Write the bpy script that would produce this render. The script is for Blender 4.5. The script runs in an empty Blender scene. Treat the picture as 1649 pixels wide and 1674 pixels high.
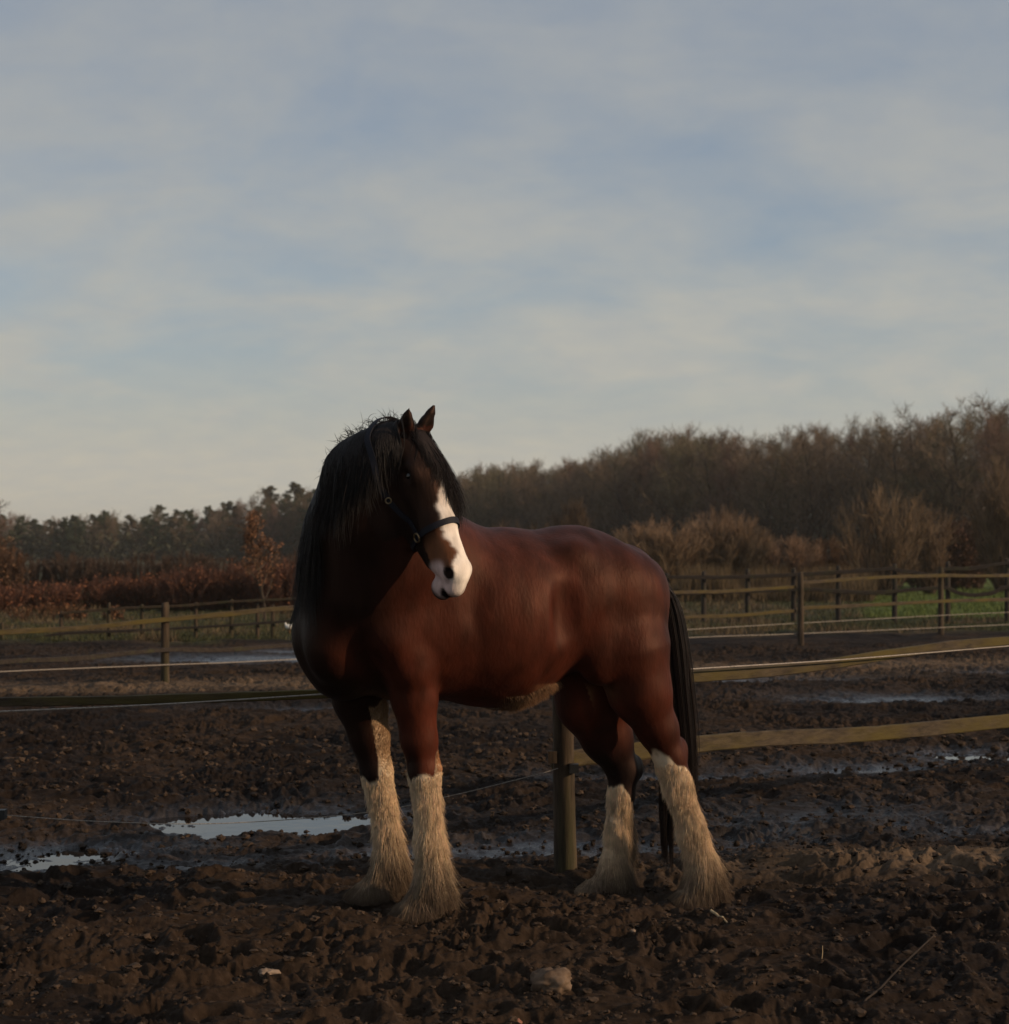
import bpy, math, random, itertools
import numpy as np
from mathutils import Vector, Matrix

# ------------------------------------------------------------------ camera, world, sun, exposure
F = 2800.0; CX, HY = 824.5, 900.0; H = 1.6          # focal length in photo pixels, horizon row, eye height
scene = bpy.context.scene
col = scene.collection
cam_d = bpy.data.cameras.new('camera'); cam = bpy.data.objects.new('camera', cam_d); col.objects.link(cam)
cam.location = (0, 0, H); cam.rotation_euler = (math.radians(90), 0, 0)
cam_d.sensor_fit = 'HORIZONTAL'; cam_d.sensor_width = 36; cam_d.lens = 36 * F / 1649
cam_d.shift_y = (HY - 837) / 1649
cam_d.clip_start = 0.05; cam_d.clip_end = 6000
cam_d.dof.use_dof = True; cam_d.dof.focus_distance = 7.7; cam_d.dof.aperture_fstop = 4.8
scene.camera = cam

SUN = Vector((0.92, -0.29, 0.33)).normalized()
elev = math.asin(SUN.z); az = math.atan2(SUN.x, SUN.y)
w = bpy.data.worlds.new("World"); scene.world = w; w.use_nodes = True
nt = w.node_tree; N = nt.nodes; L = nt.links; N.clear()
out = N.new('ShaderNodeOutputWorld'); bg = N.new('ShaderNodeBackground')
sky = N.new('ShaderNodeTexSky'); sky.sky_type = 'NISHITA'; sky.sun_disc = False
sky.sun_elevation = elev; sky.sun_rotation = az
sky.air_density = 1.0; sky.dust_density = 1.5; sky.ozone_density = 2.0
tc = N.new('ShaderNodeTexCoord'); sep = N.new('ShaderNodeSeparateXYZ'); L.new(tc.outputs['Generated'], sep.inputs[0])
zc = N.new('ShaderNodeMath'); zc.operation = 'MAXIMUM'; zc.inputs[1].default_value = 0.0; L.new(sep.outputs['Z'], zc.inputs[0])
za = N.new('ShaderNodeMath'); za.operation = 'ADD'; za.inputs[1].default_value = 0.28; L.new(zc.outputs[0], za.inputs[0])
dv = N.new('ShaderNodeVectorMath'); dv.operation = 'DIVIDE'; L.new(tc.outputs['Generated'], dv.inputs[0])
cmb = N.new('ShaderNodeCombineXYZ'); cmb.inputs[2].default_value = 1.0
L.new(za.outputs[0], cmb.inputs[0]); L.new(za.outputs[0], cmb.inputs[1]); L.new(cmb.outputs[0], dv.inputs[1])
mp = N.new('ShaderNodeMapping'); mp.inputs['Scale'].default_value = (2.3, 2.6, 0.5); mp.inputs['Rotation'].default_value = (0, 0, 0.35)
mp.inputs['Location'].default_value = (0.9, 0.3, 0)
L.new(dv.outputs[0], mp.inputs[0])
n1 = N.new('ShaderNodeTexNoise'); n1.inputs['Scale'].default_value = 1.5; n1.inputs['Detail'].default_value = 7; n1.inputs['Roughness'].default_value = .52
n1.inputs['Distortion'].default_value = .35
L.new(mp.outputs[0], n1.inputs['Vector'])
rp = N.new('ShaderNodeValToRGB'); L.new(n1.outputs['Fac'], rp.inputs[0])
rp.color_ramp.elements[0].position = 0.25; rp.color_ramp.elements[0].color = (.50, .50, .50, 1)
rp.color_ramp.elements[1].position = 0.62; rp.color_ramp.elements[1].color = (.96, .96, .96, 1)
n2 = N.new('ShaderNodeTexNoise'); n2.inputs['Scale'].default_value = 6.5; n2.inputs['Detail'].default_value = 6; n2.inputs['Roughness'].default_value = .55
L.new(mp.outputs[0], n2.inputs['Vector'])
crp = N.new('ShaderNodeValToRGB'); L.new(n2.outputs['Fac'], crp.inputs[0])
crp.color_ramp.elements[0].position = .3; crp.color_ramp.elements[0].color = (4.12, 4.28, 4.48, 1)
crp.color_ramp.elements[1].position = .7; crp.color_ramp.elements[1].color = (4.55, 4.58, 4.52, 1)
# thin cloud veil grows whiter and denser towards the horizon
hz = N.new('ShaderNodeMapRange'); hz.inputs['From Min'].default_value = 0.0; hz.inputs['From Max'].default_value = 0.33
L.new(zc.outputs[0], hz.inputs['Value'])
veil = N.new('ShaderNodeValToRGB'); L.new(hz.outputs[0], veil.inputs[0])
veil.color_ramp.elements[0].color = (1.66, 1.52, 1.25, 1); veil.color_ramp.elements[0].position = 0.0
veil.color_ramp.elements[1].color = (.97, 1.06, 1.18, 1); veil.color_ramp.elements[1].position = 1.0
e = veil.color_ramp.elements.new(.45); e.color = (1.38, 1.37, 1.27, 1)
mulc = N.new('ShaderNodeMixRGB'); mulc.blend_type = 'MULTIPLY'; mulc.inputs[0].default_value = 1
L.new(crp.outputs[0], mulc.inputs[1]); L.new(veil.outputs[0], mulc.inputs[2])
hazef = N.new('ShaderNodeMapRange'); hazef.inputs['From Min'].default_value = 0.05; hazef.inputs['From Max'].default_value = 0.22
hazef.inputs['To Min'].default_value = 1.0; hazef.inputs['To Max'].default_value = 0.0; L.new(zc.outputs[0], hazef.inputs['Value'])
mxf = N.new('ShaderNodeMath'); mxf.operation = 'MAXIMUM'; L.new(rp.outputs[0], mxf.inputs[0]); L.new(hazef.outputs[0], mxf.inputs[1])
skyt = N.new('ShaderNodeMixRGB'); skyt.blend_type = 'MULTIPLY'; skyt.inputs[0].default_value = 1; skyt.inputs[2].default_value = (1.0, 1.27, 1.50, 1)
L.new(sky.outputs[0], skyt.inputs[1])
mx = N.new('ShaderNodeMixRGB'); L.new(mxf.outputs[0], mx.inputs[0]); L.new(skyt.outputs[0], mx.inputs[1]); L.new(mulc.outputs[0], mx.inputs[2])
L.new(mx.outputs[0], bg.inputs[0]); bg.inputs[1].default_value = 0.10; L.new(bg.outputs[0], out.inputs[0])

sd = bpy.data.lights.new('sun', 'SUN'); so = bpy.data.objects.new('sun', sd); col.objects.link(so)
sd.energy = 5.0; sd.angle = math.radians(0.6); sd.color = (1.0, .73, .48)
so.rotation_euler = SUN.to_track_quat('Z', 'Y').to_euler(); so.location = (20, -10, 12)
scene.view_settings.view_transform = 'Standard'; scene.view_settings.look = 'None'
scene.view_settings.exposure = -0.45; scene.view_settings.gamma = 1
scene.cycles.max_bounces = 5; scene.cycles.diffuse_bounces = 2; scene.cycles.transparent_max_bounces = 8

HAZE = 0.00026
# ------------------------------------------------------------------ helpers
rng = np.random.default_rng(7)
def P(px, py, d): return np.array([(px - CX) / F * d, d, H - (py - HY) / F * d])
def G(px, py, z=0.0):
    d = F * (H - z) / (py - HY); return np.array([(px - CX) / F * d, d, z])

_tabs = [np.random.default_rng(100 + i).random((256, 256)).astype(np.float32) for i in range(8)]
def vnoise(x, y, k=0):
    t = _tabs[k % 8]
    xi = np.floor(x).astype(np.int64); yi = np.floor(y).astype(np.int64)
    fx = x - xi; fy = y - yi; fx = fx * fx * (3 - 2 * fx); fy = fy * fy * (3 - 2 * fy)
    a = t[xi & 255, yi & 255]; b = t[(xi + 1) & 255, yi & 255]; c = t[xi & 255, (yi + 1) & 255]; d = t[(xi + 1) & 255, (yi + 1) & 255]
    return (a * (1 - fx) + b * fx) * (1 - fy) + (c * (1 - fx) + d * fx) * fy - .5
def fbm(x, y, octs, k=0, rough=.5):
    s = 0; a = 1
    for i in range(octs):
        s = s + a * vnoise(x * (.8) + y * .6 + 13.7 * i, -x * .6 + y * .8 + 7.1 * i, k + i)
        x = x * 2.03; y = y * 2.03; a *= rough
    return s
def sstep(a, b, x):
    t = np.clip((x - a) / (b - a), 0, 1); return t * t * (3 - 2 * t)

def mkmesh(name, V, faces, mat, parent=None, cols=None, smooth=False, loc=(0, 0, 0), attr2=None):
    """faces: int array (n,k) or list of such arrays"""
    if not isinstance(faces, list): faces = [faces]
    faces = [np.asarray(f, dtype=np.int32) for f in faces if len(f)]
    V = np.asarray(V, dtype=np.float32)
    me = bpy.data.meshes.new(name)
    me.vertices.add(len(V)); me.vertices.foreach_set('co', (V - np.array(loc, dtype=np.float32)).ravel())
    nl = sum(f.size for f in faces); nf = sum(len(f) for f in faces)
    me.loops.add(nl); me.polygons.add(nf)
    me.loops.foreach_set('vertex_index', np.concatenate([f.ravel() for f in faces]))
    tot = np.concatenate([np.full(len(f), f.shape[1], dtype=np.int32) for f in faces])
    st = np.concatenate([[0], np.cumsum(tot)[:-1]]).astype(np.int32)
    me.polygons.foreach_set('loop_start', st); me.polygons.foreach_set('loop_total', tot)
    me.polygons.foreach_set('use_smooth', np.full(nf, smooth))
    me.update(calc_edges=True)
    if cols is not None:
        a = me.color_attributes.new('Col', 'FLOAT_COLOR', 'POINT')
        c = np.ones((len(V), 4), dtype=np.float32); c[:, :3] = cols; a.data.foreach_set('color', c.ravel())
    if attr2 is not None:
        a = me.attributes.new('mask', 'FLOAT', 'POINT'); a.data.foreach_set('value', np.asarray(attr2, dtype=np.float32))
    me.materials.append(mat)
    o = bpy.data.objects.new(name, me); col.objects.link(o)
    if parent is not None: o.parent = parent
    else: o.location = loc
    return o

def empty(name, label, cat, loc=(0, 0, 0), group=None):
    o = bpy.data.objects.new(name, None); col.objects.link(o); o.location = tuple(float(v) for v in loc)
    o.empty_display_size = .2
    o['label'] = label; o['category'] = cat
    if group: o['group'] = group
    return o
def tag(o, label=None, cat=None, group=None, kind=None):
    if label: o['label'] = label
    if cat: o['category'] = cat
    if group: o['group'] = group
    if kind: o['kind'] = kind
    return o
def copy_tree(o, parent=None):
    c = o.copy(); col.objects.link(c)
    if parent is not None: c.parent = parent
    for ch in list(o.children): copy_tree(ch, c)
    return c

def tubes(P0, P1, R0, R1, k=4):
    """separate tapered prisms"""
    P0 = np.asarray(P0, float); P1 = np.asarray(P1, float); n = len(P0)
    R0 = np.broadcast_to(R0, (n,)); R1 = np.broadcast_to(R1, (n,))
    d = P1 - P0; d /= np.linalg.norm(d, axis=1, keepdims=True) + 1e-9
    ref = np.where(np.abs(d[:, 2:3]) > .9, np.array([[1., 0, 0]]), np.array([[0, 0, 1.]]))
    a = np.cross(d, ref); a /= np.linalg.norm(a, axis=1, keepdims=True) + 1e-9; b = np.cross(d, a)
    V = np.zeros((n, 2, k, 3))
    for i in range(k):
        t = 2 * math.pi * i / k; o = a * math.cos(t) + b * math.sin(t)
        V[:, 0, i] = P0 + o * R0[:, None]; V[:, 1, i] = P1 + o * R1[:, None]
    base = (np.arange(n) * 2 * k)[:, None]
    fs = [np.concatenate([base + i, base + (i + 1) % k, base + k + (i + 1) % k, base + k + i], axis=1) for i in range(k)]
    return V.reshape(-1, 3), np.concatenate(fs)

def polytubes(pts, rad, k=3, caps=False):
    """pts (n,m,3), rad (n,m): continuous tubes; k=2 gives ribbons"""
    pts = np.asarray(pts, float); n, m = pts.shape[:2]
    rad = np.broadcast_to(rad, (n, m))
    t = np.gradient(pts, axis=1); t /= np.linalg.norm(t, axis=2, keepdims=True) + 1e-9
    ref = np.zeros((n, 1, 3)); mt = t.mean(axis=1)
    big = np.abs(mt[:, 2]) > .8; ref[big, 0] = (1, .2, 0); ref[~big, 0] = (0, 0, 1)
    if k == 2:
        ang = rng.random(n) * math.pi
    else: ang = np.zeros(n)
    a = np.cross(t, ref); a /= np.linalg.norm(a, axis=2, keepdims=True) + 1e-9; b = np.cross(t, a)
    V = np.zeros((n, m, k, 3))
    for i in range(k):
        th = ang + (2 * math.pi * i / k)
        V[:, :, i] = pts + (a * np.cos(th)[:, None, None] + b * np.sin(th)[:, None, None]) * rad[:, :, None]
    idx = np.arange(n * m * k).reshape(n, m, k); fs = []
    rng_i = range(k) if k > 2 else range(1)
    for i in rng_i:
        j = (i + 1) % k
        fs.append(np.stack([idx[:, :-1, i], idx[:, :-1, j], idx[:, 1:, j], idx[:, 1:, i]], axis=-1).reshape(-1, 4))
    faces = [np.concatenate(fs)]
    if caps and k > 2:
        faces.append(idx[:, 0, ::-1].reshape(-1, k)); faces.append(idx[:, -1, :].reshape(-1, k))
    return V.reshape(-1, 3), faces

def cat_meshes(parts):
    V = []; fd = {}; off = 0
    for v, fs in parts:
        if not isinstance(fs, list): fs = [fs]
        for f in fs: fd.setdefault(f.shape[1], []).append(f + off)
        V.append(v); off += len(v)
    return np.concatenate(V), [np.concatenate(f) for f in fd.values()]

# ------------------------------------------------------------------ materials
def newmat(name):
    m = bpy.data.materials.new(name); m.use_nodes = True
    b = m.node_tree.nodes['Principled BSDF']; return m, m.node_tree.nodes, m.node_tree.links, b
def attr_mat(name, rough=.6, spec=.3, noise=(8, .25), bump=None, stretch=None, sheen=0, mult=1.0):
    m, n, l, b = newmat(name)
    at = n.new('ShaderNodeAttribute'); at.attribute_name = 'Col'
    tcn = n.new('ShaderNodeTexCoord'); mpn = n.new('ShaderNodeMapping'); l.new(tcn.outputs['Object'], mpn.inputs[0])
    if stretch: mpn.inputs['Scale'].default_value = stretch
    nz = n.new('ShaderNodeTexNoise'); nz.inputs['Scale'].default_value = noise[0]; nz.inputs['Detail'].default_value = 5
    l.new(mpn.outputs[0], nz.inputs['Vector'])
    mr = n.new('ShaderNodeMapRange'); mr.inputs['From Min'].default_value = .25; mr.inputs['From Max'].default_value = .75
    mr.inputs['To Min'].default_value = (1 - noise[1]) * mult; mr.inputs['To Max'].default_value = (1 + noise[1]) * mult
    l.new(nz.outputs['Fac'], mr.inputs['Value'])
    mm = n.new('ShaderNodeMixRGB'); mm.blend_type = 'MULTIPLY'; mm.inputs[0].default_value = 1
    l.new(at.outputs['Color'], mm.inputs[1]); l.new(mr.outputs[0], mm.inputs[2]); l.new(mm.outputs[0], b.inputs['Base Color'])
    b.inputs['Roughness'].default_value = rough; b.inputs['Specular IOR Level'].default_value = spec
    if sheen: b.inputs['Sheen Weight'].default_value = sheen; b.inputs['Sheen Roughness'].default_value = .4
    if bump:
        nb = n.new('ShaderNodeTexNoise'); nb.inputs['Scale'].default_value = bump[0]; nb.inputs['Detail'].default_value = 4
        l.new(mpn.outputs[0], nb.inputs['Vector'])
        bp = n.new('ShaderNodeBump'); bp.inputs['Strength'].default_value = bump[1]; bp.inputs['Distance'].default_value = bump[2]
        l.new(nb.outputs['Fac'], bp.inputs['Height']); l.new(bp.outputs[0], b.inputs['Normal'])
    return m
def flat_mat(name, c, rough=.6, spec=.3, c2=None, scale=10, bump=.0, stretch=None, metal=0):
    m, n, l, b = newmat(name)
    tcn = n.new('ShaderNodeTexCoord'); mpn = n.new('ShaderNodeMapping'); l.new(tcn.outputs['Object'], mpn.inputs[0])
    if stretch: mpn.inputs['Scale'].default_value = stretch
    nz = n.new('ShaderNodeTexNoise'); nz.inputs['Scale'].default_value = scale; nz.inputs['Detail'].default_value = 6
    l.new(mpn.outputs[0], nz.inputs['Vector'])
    cr = n.new('ShaderNodeValToRGB'); l.new(nz.outputs['Fac'], cr.inputs[0])
    c2 = c2 or tuple(v * .6 for v in c)
    cr.color_ramp.elements[0].position = .38; cr.color_ramp.elements[0].color = (*c2, 1)
    cr.color_ramp.elements[1].position = .62; cr.color_ramp.elements[1].color = (*c, 1)
    l.new(cr.outputs[0], b.inputs['Base Color'])
    b.inputs['Roughness'].default_value = rough; b.inputs['Specular IOR Level'].default_value = spec; b.inputs['Metallic'].default_value = metal
    if bump:
        bp = n.new('ShaderNodeBump'); bp.inputs['Strength'].default_value = .6; bp.inputs['Distance'].default_value = bump
        l.new(nz.outputs['Fac'], bp.inputs['Height']); l.new(bp.outputs[0], b.inputs['Normal'])
    return m

M_bark = flat_mat('bark', (.085, .065, .048), .9, .1, (.04, .03, .024), 3, .02)
M_twig = attr_mat('twigs', .85, .1, (1.5, .3))
M_leaf = attr_mat('leaves', .8, .2, (2, .3))
M_mane = attr_mat('horse_hair', .5, .2, (60, .3))
M_feather = attr_mat('feather_hair', .7, .2, (25, .25))
M_coat = attr_mat('horse_coat', .55, .20, (14, .5), (70, .45, .005), (1, 1, .35), .0)
M_coat.node_tree.nodes['Principled BSDF'].inputs['Specular Tint'].default_value = (1, .52, .36, 1)
M_strap = flat_mat('halter_webbing', (.006, .006, .012), .7, .25, (.004, .004, .008), 200, .0005)
M_metal = flat_mat('dull_brass', (.30, .22, .12), .35, .5, (.18, .12, .06), 60, 0, None, .9)
M_eye = flat_mat('eye_dark', (.006, .004, .003), .06, .6, (.003, .002, .002), 40)
M_rope = flat_mat('electric_rope', (.42, .38, .33), .8, .2, (.12, .09, .07), 260, .0)
M_black = flat_mat('black_plastic', (.012, .012, .012), .5, .4)
M_stone = flat_mat('stone', (.30, .22, .16), .85, .2, (.16, .11, .075), 14, .01)
M_straw = flat_mat('straw', (.50, .38, .22), .7, .3, (.35, .24, .13), 20)
M_stick = flat_mat('dead_stick', (.035, .024, .016), .9, .2, (.02, .014, .01), 20, .004)
def wood_mat(name, wood, wood2, moss, mossamt, grain=(1, 1, 1)):
    m, n, l, b = newmat(name)
    tcn = n.new('ShaderNodeTexCoord'); mpn = n.new('ShaderNodeMapping'); l.new(tcn.outputs['Object'], mpn.inputs[0])
    mpn.inputs['Scale'].default_value = grain; nz = n.new('ShaderNodeTexNoise'); nz.inputs['Scale'].default_value = 30; nz.inputs['Detail'].default_value = 7; nz.inputs['Roughness'].default_value = .65
    l.new(mpn.outputs[0], nz.inputs['Vector'])
    cr = n.new('ShaderNodeValToRGB'); l.new(nz.outputs['Fac'], cr.inputs[0])
    cr.color_ramp.elements[0].position = .35; cr.color_ramp.elements[0].color = (*wood2, 1)
    cr.color_ramp.elements[1].position = .65; cr.color_ramp.elements[1].color = (*wood, 1)
    n2_ = n.new('ShaderNodeTexNoise'); n2_.inputs['Scale'].default_value = 4.5; n2_.inputs['Detail'].default_value = 8; n2_.inputs['Roughness'].default_value = .7
    l.new(mpn.outputs[0], n2_.inputs['Vector'])
    cr2 = n.new('ShaderNodeValToRGB'); l.new(n2_.outputs['Fac'], cr2.inputs[0])
    cr2.color_ramp.elements[0].position = .62 - mossamt * .35; cr2.color_ramp.elements[1].position = .78 - mossamt * .3
    mm = n.new('ShaderNodeMixRGB'); l.new(cr2.outputs[0], mm.inputs[0]); l.new(cr.outputs[0], mm.inputs[1]); mm.inputs[2].default_value = (*moss, 1)
    l.new(mm.outputs[0], b.inputs['Base Color']); b.inputs['Roughness'].default_value = .85; b.inputs['Specular IOR Level'].default_value = .2
    bp = n.new('ShaderNodeBump'); bp.inputs['Strength'].default_value = .8; bp.inputs['Distance'].default_value = .008
    l.new(nz.outputs['Fac'], bp.inputs['Height']); l.new(bp.outputs[0], b.inputs['Normal'])
    return m
M_rail = wood_mat('mossy_rail', (.075, .055, .034), (.025, .018, .012), (.070, .052, .013), .60, (.25, .25, 1))
M_rail_dark = wood_mat('dark_rail', (.045, .035, .028), (.018, .014, .012), (.05, .05, .02), .25)
M_post = wood_mat('post_wood', (.085, .058, .036), (.02, .014, .010), (.036, .034, .014), .42, (1, 1, .12))

# ground
m, n, l, b = newmat('ground_mud'); M_ground = m
at = n.new('ShaderNodeAttribute'); at.attribute_name = 'Col'
am = n.new('ShaderNodeAttribute'); am.attribute_name = 'mask'
tcn = n.new('ShaderNodeTexCoord')
nz = n.new('ShaderNodeTexNoise'); nz.inputs['Scale'].default_value = 26; nz.inputs['Detail'].default_value = 9; nz.inputs['Roughness'].default_value = .68
l.new(tcn.outputs['Object'], nz.inputs['Vector'])
nzb = n.new('ShaderNodeTexNoise'); nzb.inputs['Scale'].default_value = 2.1; nzb.inputs['Detail'].default_value = 6; nzb.inputs['Roughness'].default_value = .6
l.new(tcn.outputs['Object'], nzb.inputs['Vector'])
mr = n.new('ShaderNodeMapRange'); mr.inputs['From Min'].default_value = .3; mr.inputs['From Max'].default_value = .7
mr.inputs['To Min'].default_value = .55; mr.inputs['To Max'].default_value = 1.55; l.new(nz.outputs['Fac'], mr.inputs['Value'])
mr2 = n.new('ShaderNodeMapRange'); mr2.inputs['From Min'].default_value = .3; mr2.inputs['From Max'].default_value = .7
mr2.inputs['To Min'].default_value = .75; mr2.inputs['To Max'].default_value = 1.25; l.new(nzb.outputs['Fac'], mr2.inputs['Value'])
mul = n.new('ShaderNodeMath'); mul.operation = 'MULTIPLY'; l.new(mr.outputs[0], mul.inputs[0]); l.new(mr2.outputs[0], mul.inputs[1])
mm = n.new('ShaderNodeMixRGB'); mm.blend_type = 'MULTIPLY'; mm.inputs[0].default_value = 1
l.new(at.outputs['Color'], mm.inputs[1]); l.new(mul.outputs[0], mm.inputs[2]); l.new(mm.outputs[0], b.inputs['Base Color'])
wn = n.new('ShaderNodeMath'); wn.operation = 'ADD'; l.new(am.outputs['Fac'], wn.inputs[0])
wn2 = n.new('ShaderNodeMath'); wn2.operation = 'MULTIPLY_ADD'; wn2.inputs[1].default_value = .8; wn2.inputs[2].default_value = -.4
l.new(nz.outputs['Fac'], wn2.inputs[0]); l.new(wn2.outputs[0], wn.inputs[1])
rr = n.new('ShaderNodeMapRange'); rr.inputs['From Min'].default_value = .15; rr.inputs['From Max'].default_value = 1.0
rr.inputs['To Min'].default_value = .92; rr.inputs['To Max'].default_value = .22; l.new(wn.outputs[0], rr.inputs['Value']); l.new(rr.outputs[0], b.inputs['Roughness'])
rs = n.new('ShaderNodeMapRange'); rs.inputs['From Min'].default_value = .15; rs.inputs['From Max'].default_value = 1.0
rs.inputs['To Min'].default_value = .08; rs.inputs['To Max'].default_value = .5; l.new(wn.outputs[0], rs.inputs['Value']); l.new(rs.outputs[0], b.inputs['Specular IOR Level'])
bp = n.new('ShaderNodeBump'); bp.inputs['Strength'].default_value = .9; bp.inputs['Distance'].default_value = .012
l.new(nz.outputs['Fac'], bp.inputs['Height']); l.new(bp.outputs[0], b.inputs['Normal'])

m, n, l, b = newmat('puddle_water'); M_water = m
b.inputs['Base Color'].default_value = (.012, .009, .007, 1); b.inputs['Roughness'].default_value = .03; b.inputs['Specular IOR Level'].default_value = .5; b.inputs['IOR'].default_value = 1.33
tcn = n.new('ShaderNodeTexCoord'); nz = n.new('ShaderNodeTexNoise'); nz.inputs['Scale'].default_value = 6; l.new(tcn.outputs['Object'], nz.inputs['Vector'])
bp = n.new('ShaderNodeBump'); bp.inputs['Strength'].default_value = .10; bp.inputs['Distance'].default_value = .01
l.new(nz.outputs['Fac'], bp.inputs['Height']); l.new(bp.outputs[0], b.inputs['Normal'])

# ------------------------------------------------------------------ ground
WATER_Z = -0.085
def gauss(x, y, cx, cy, rx, ry, rot=0):
    c, s = math.cos(rot), math.sin(rot); dx = x - cx; dy = y - cy
    u = (dx * c + dy * s) / rx; v = (-dx * s + dy * c) / ry
    return np.exp(-(u * u + v * v))
# wet hollows: centre x, y, radii, depth
wet = [(-1.42, 10.55, .98, .66, .08, .135), (-2.35, 9.4, .8, .45, .2, .070), (-2.75, 8.85, .6, .34, 0, .075), (-1.45, 8.95, .8, .3, .1, .033),
       (-.4, 9.3, .8, .35, 0, .046), (.25, 9.6, .8, .4, 0, .036), (1.3, 9.6, 1.0, .5, .3, .022), (2.0, 10.6, 1.4, .6, .3, .026),
       (3.9, 13.9, .8, .5, .2, .085), (2.6, 12.9, 1.1, .35, .2, .045), (-2.2, 17.7, .95, .35, .2, .11), (4.3, 18.9, 1.5, .7, .1, .062),
       (2.9, 21.5, 1.6, .5, .1, .055), (7.0, 23.0, 1.3, .5, .1, .07), (1.3, 12.3, 1.2, .35, .1, .040),
       (-4.0, 26.0, 2.3, 1.3, .3, .045), (-3.2, 28.0, 1.4, .5, .1, .06), (2.9, 10.1, .9, .45, .2, .03)]
def ground_parts(x, y):
    big = fbm(x / 3.0, y / 3.0, 2, 1) * .05
    hump = gauss(x, y, -.9, 7.3, 1.6, .9, 0) * .01
    rise = gauss(x, y, 2.35, 8.75, 1.5, .42, .12) * .055 + gauss(x, y, -.9, 18.8, 6, .5, .2) * .02
    hind = -gauss(x, y, .80, 8.0, .65, .35, 0) * .055
    w_ = np.zeros_like(x); z = big * .8 + hump + rise + hind
    for cx, cy, rx, ry, rot, dep in wet:
        g = gauss(x, y, cx, cy, rx, ry, rot); w_ = np.maximum(w_, g * min(1, dep / .045)); deep = min(1, dep / .09); z = z * (1 - .75 * g * deep) - g * (dep * 1.0 + .022)
    return z, w_
_pr = np.random.default_rng(21)
PRINTS = [(0, 0, 0, 0)][:0]
for _i in range(230):
    _y = 5.4 + _pr.random() ** 1.3 * 9; PRINTS.append((_pr.uniform(-.34, .34) * _y, _y, _pr.uniform(.065, .095), _pr.uniform(.018, .045)))
for _q in ((686, 1488, 7.42), (614, 1458, 7.83), (1136, 1470, 7.98), (968, 1466, 8.36)):
    PRINTS.append(((_q[0] - CX) / F * _q[2], _q[2], .105, .022))
def ground_h(x, y, micro=True):
    x = np.asarray(x, float); y = np.asarray(y, float)
    z, w_ = ground_parts(x, y)
    far = sstep(120, 900, y) * 0.0
    if micro:
        dry_feet = np.clip(gauss(x, y, .75, 8.05, .8, .45, 0) * 1.4, 0, 1)
        mud = 1 - sstep(26, 33, y + fbm(x / 3, y / 3, 2, 2) * 4)
        calm = 1 - .5 * w_ ** 2
        wx = x + fbm(x * 2.2, y * 2.2, 2, 3) * .25; wy = y + fbm(x * 2.2 + 9, y * 2.2, 2, 4) * .25
        lump = fbm(wx * 3.1, wy * 3.1, 2, 5) * .038
        bil = (np.abs(fbm(wx * 6.5, wy * 6.5, 2, 2)) * -1 + .22) * .042
        amp = .6 + .8 * sstep(-.2, .3, fbm(x * 1.7, y * 1.7, 2, 0))
        fine = (fbm(wx * 12, wy * 12, 3, 6, .55) * .046 + (np.abs(vnoise(wx * 24, wy * 24, 3)) * -1 + .25) * .028 + vnoise(wx * 60, wy * 60, 1) * .010) * amp
        z = z + mud * calm * (lump + bil + fine) + (1 - mud) * (fbm(x * 2, y * 2, 3, 2) * .07)
        z = z * (1 - dry_feet) + np.maximum(z, WATER_Z + .012) * dry_feet
        if z.size:
            for hx, hy, hr, hdp in PRINTS:
                m_ = (np.abs(x - hx) < hr * 2.4) & (np.abs(y - hy) < hr * 2.4)
                if not m_.any(): continue
                q = np.sqrt((x[m_] - hx) ** 2 + ((y[m_] - hy) * 1.1) ** 2) / hr
                z[m_] += -hdp * np.exp(-q ** 4) + hdp * .55 * np.exp(-((q - 1.25) / .28) ** 2)
    return z + far
nr, nc = 1050, 1250
ys = np.concatenate([np.linspace(-40, 2.8, 12)[:-1], 2.8 * np.exp(np.linspace(0, math.log(5000 / 2.8), 2600))])
# denser rows near, coarser far
t = np.concatenate([np.linspace(-40, 3.0, 10)[:-1], np.exp(np.linspace(math.log(3.0), math.log(5.2), 70))[:-1], np.exp(np.linspace(math.log(5.2), math.log(44), 980))[:-1], np.exp(np.linspace(math.log(44), math.log(4000), 140))])
ys = t
u = np.linspace(-1, 1, nc); g = np.sign(u) * (np.abs(u) * .36 + np.where(np.abs(u) > .93, (np.abs(u) - .93) ** 1.5 * 120, 0))
Y, U = np.meshgrid(ys, g, indexing='ij'); X = U * np.maximum(Y, 3.0)
Z = ground_h(X, Y)
zz, wm = ground_parts(X, Y)
V = np.stack([X, Y, Z], -1).reshape(-1, 3)
R_, C_ = X.shape
idx = np.arange(R_ * C_).reshape(R_, C_)
fq = np.stack([idx[:-1, :-1], idx[:-1, 1:], idx[1:, 1:], idx[1:, :-1]], -1).reshape(-1, 4)
# colours: mud, straw-brown strips, painted sunlight on the mound, grass
def grass_mask(x, y):
    nz_ = fbm(x / 2.2, y / 2.2, 3, 3) * 5
    left = sstep(30.0, 31.5, y + nz_ * .5) * (1 - sstep(1.5, 3, x))
    right = sstep(30.5, 33.0, y - (x - 4) * .25 + nz_ * .4) * sstep(1.5, 3, x)
    return np.maximum(left, right)
gm = grass_mask(X, Y)
dry = sstep(-.1, .25, fbm(X / 1.5, Y / 1.5, 4, 4))
mud = np.array([.014, .0092, .0066]); mud_dry = np.array([.036, .022, .013]); mudwet = np.array([.011, .008, .0065])
strip = gauss(X, Y, -3, 20.3, 8, .9, .25) + gauss(X, Y, 5, 24, 8, 1.0, .3) + gauss(X, Y, 2.3, 8.75, 1.5, .38, .12) + .0 * dry  # last gauss paints the sunlit look of the right mound into its colour
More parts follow.
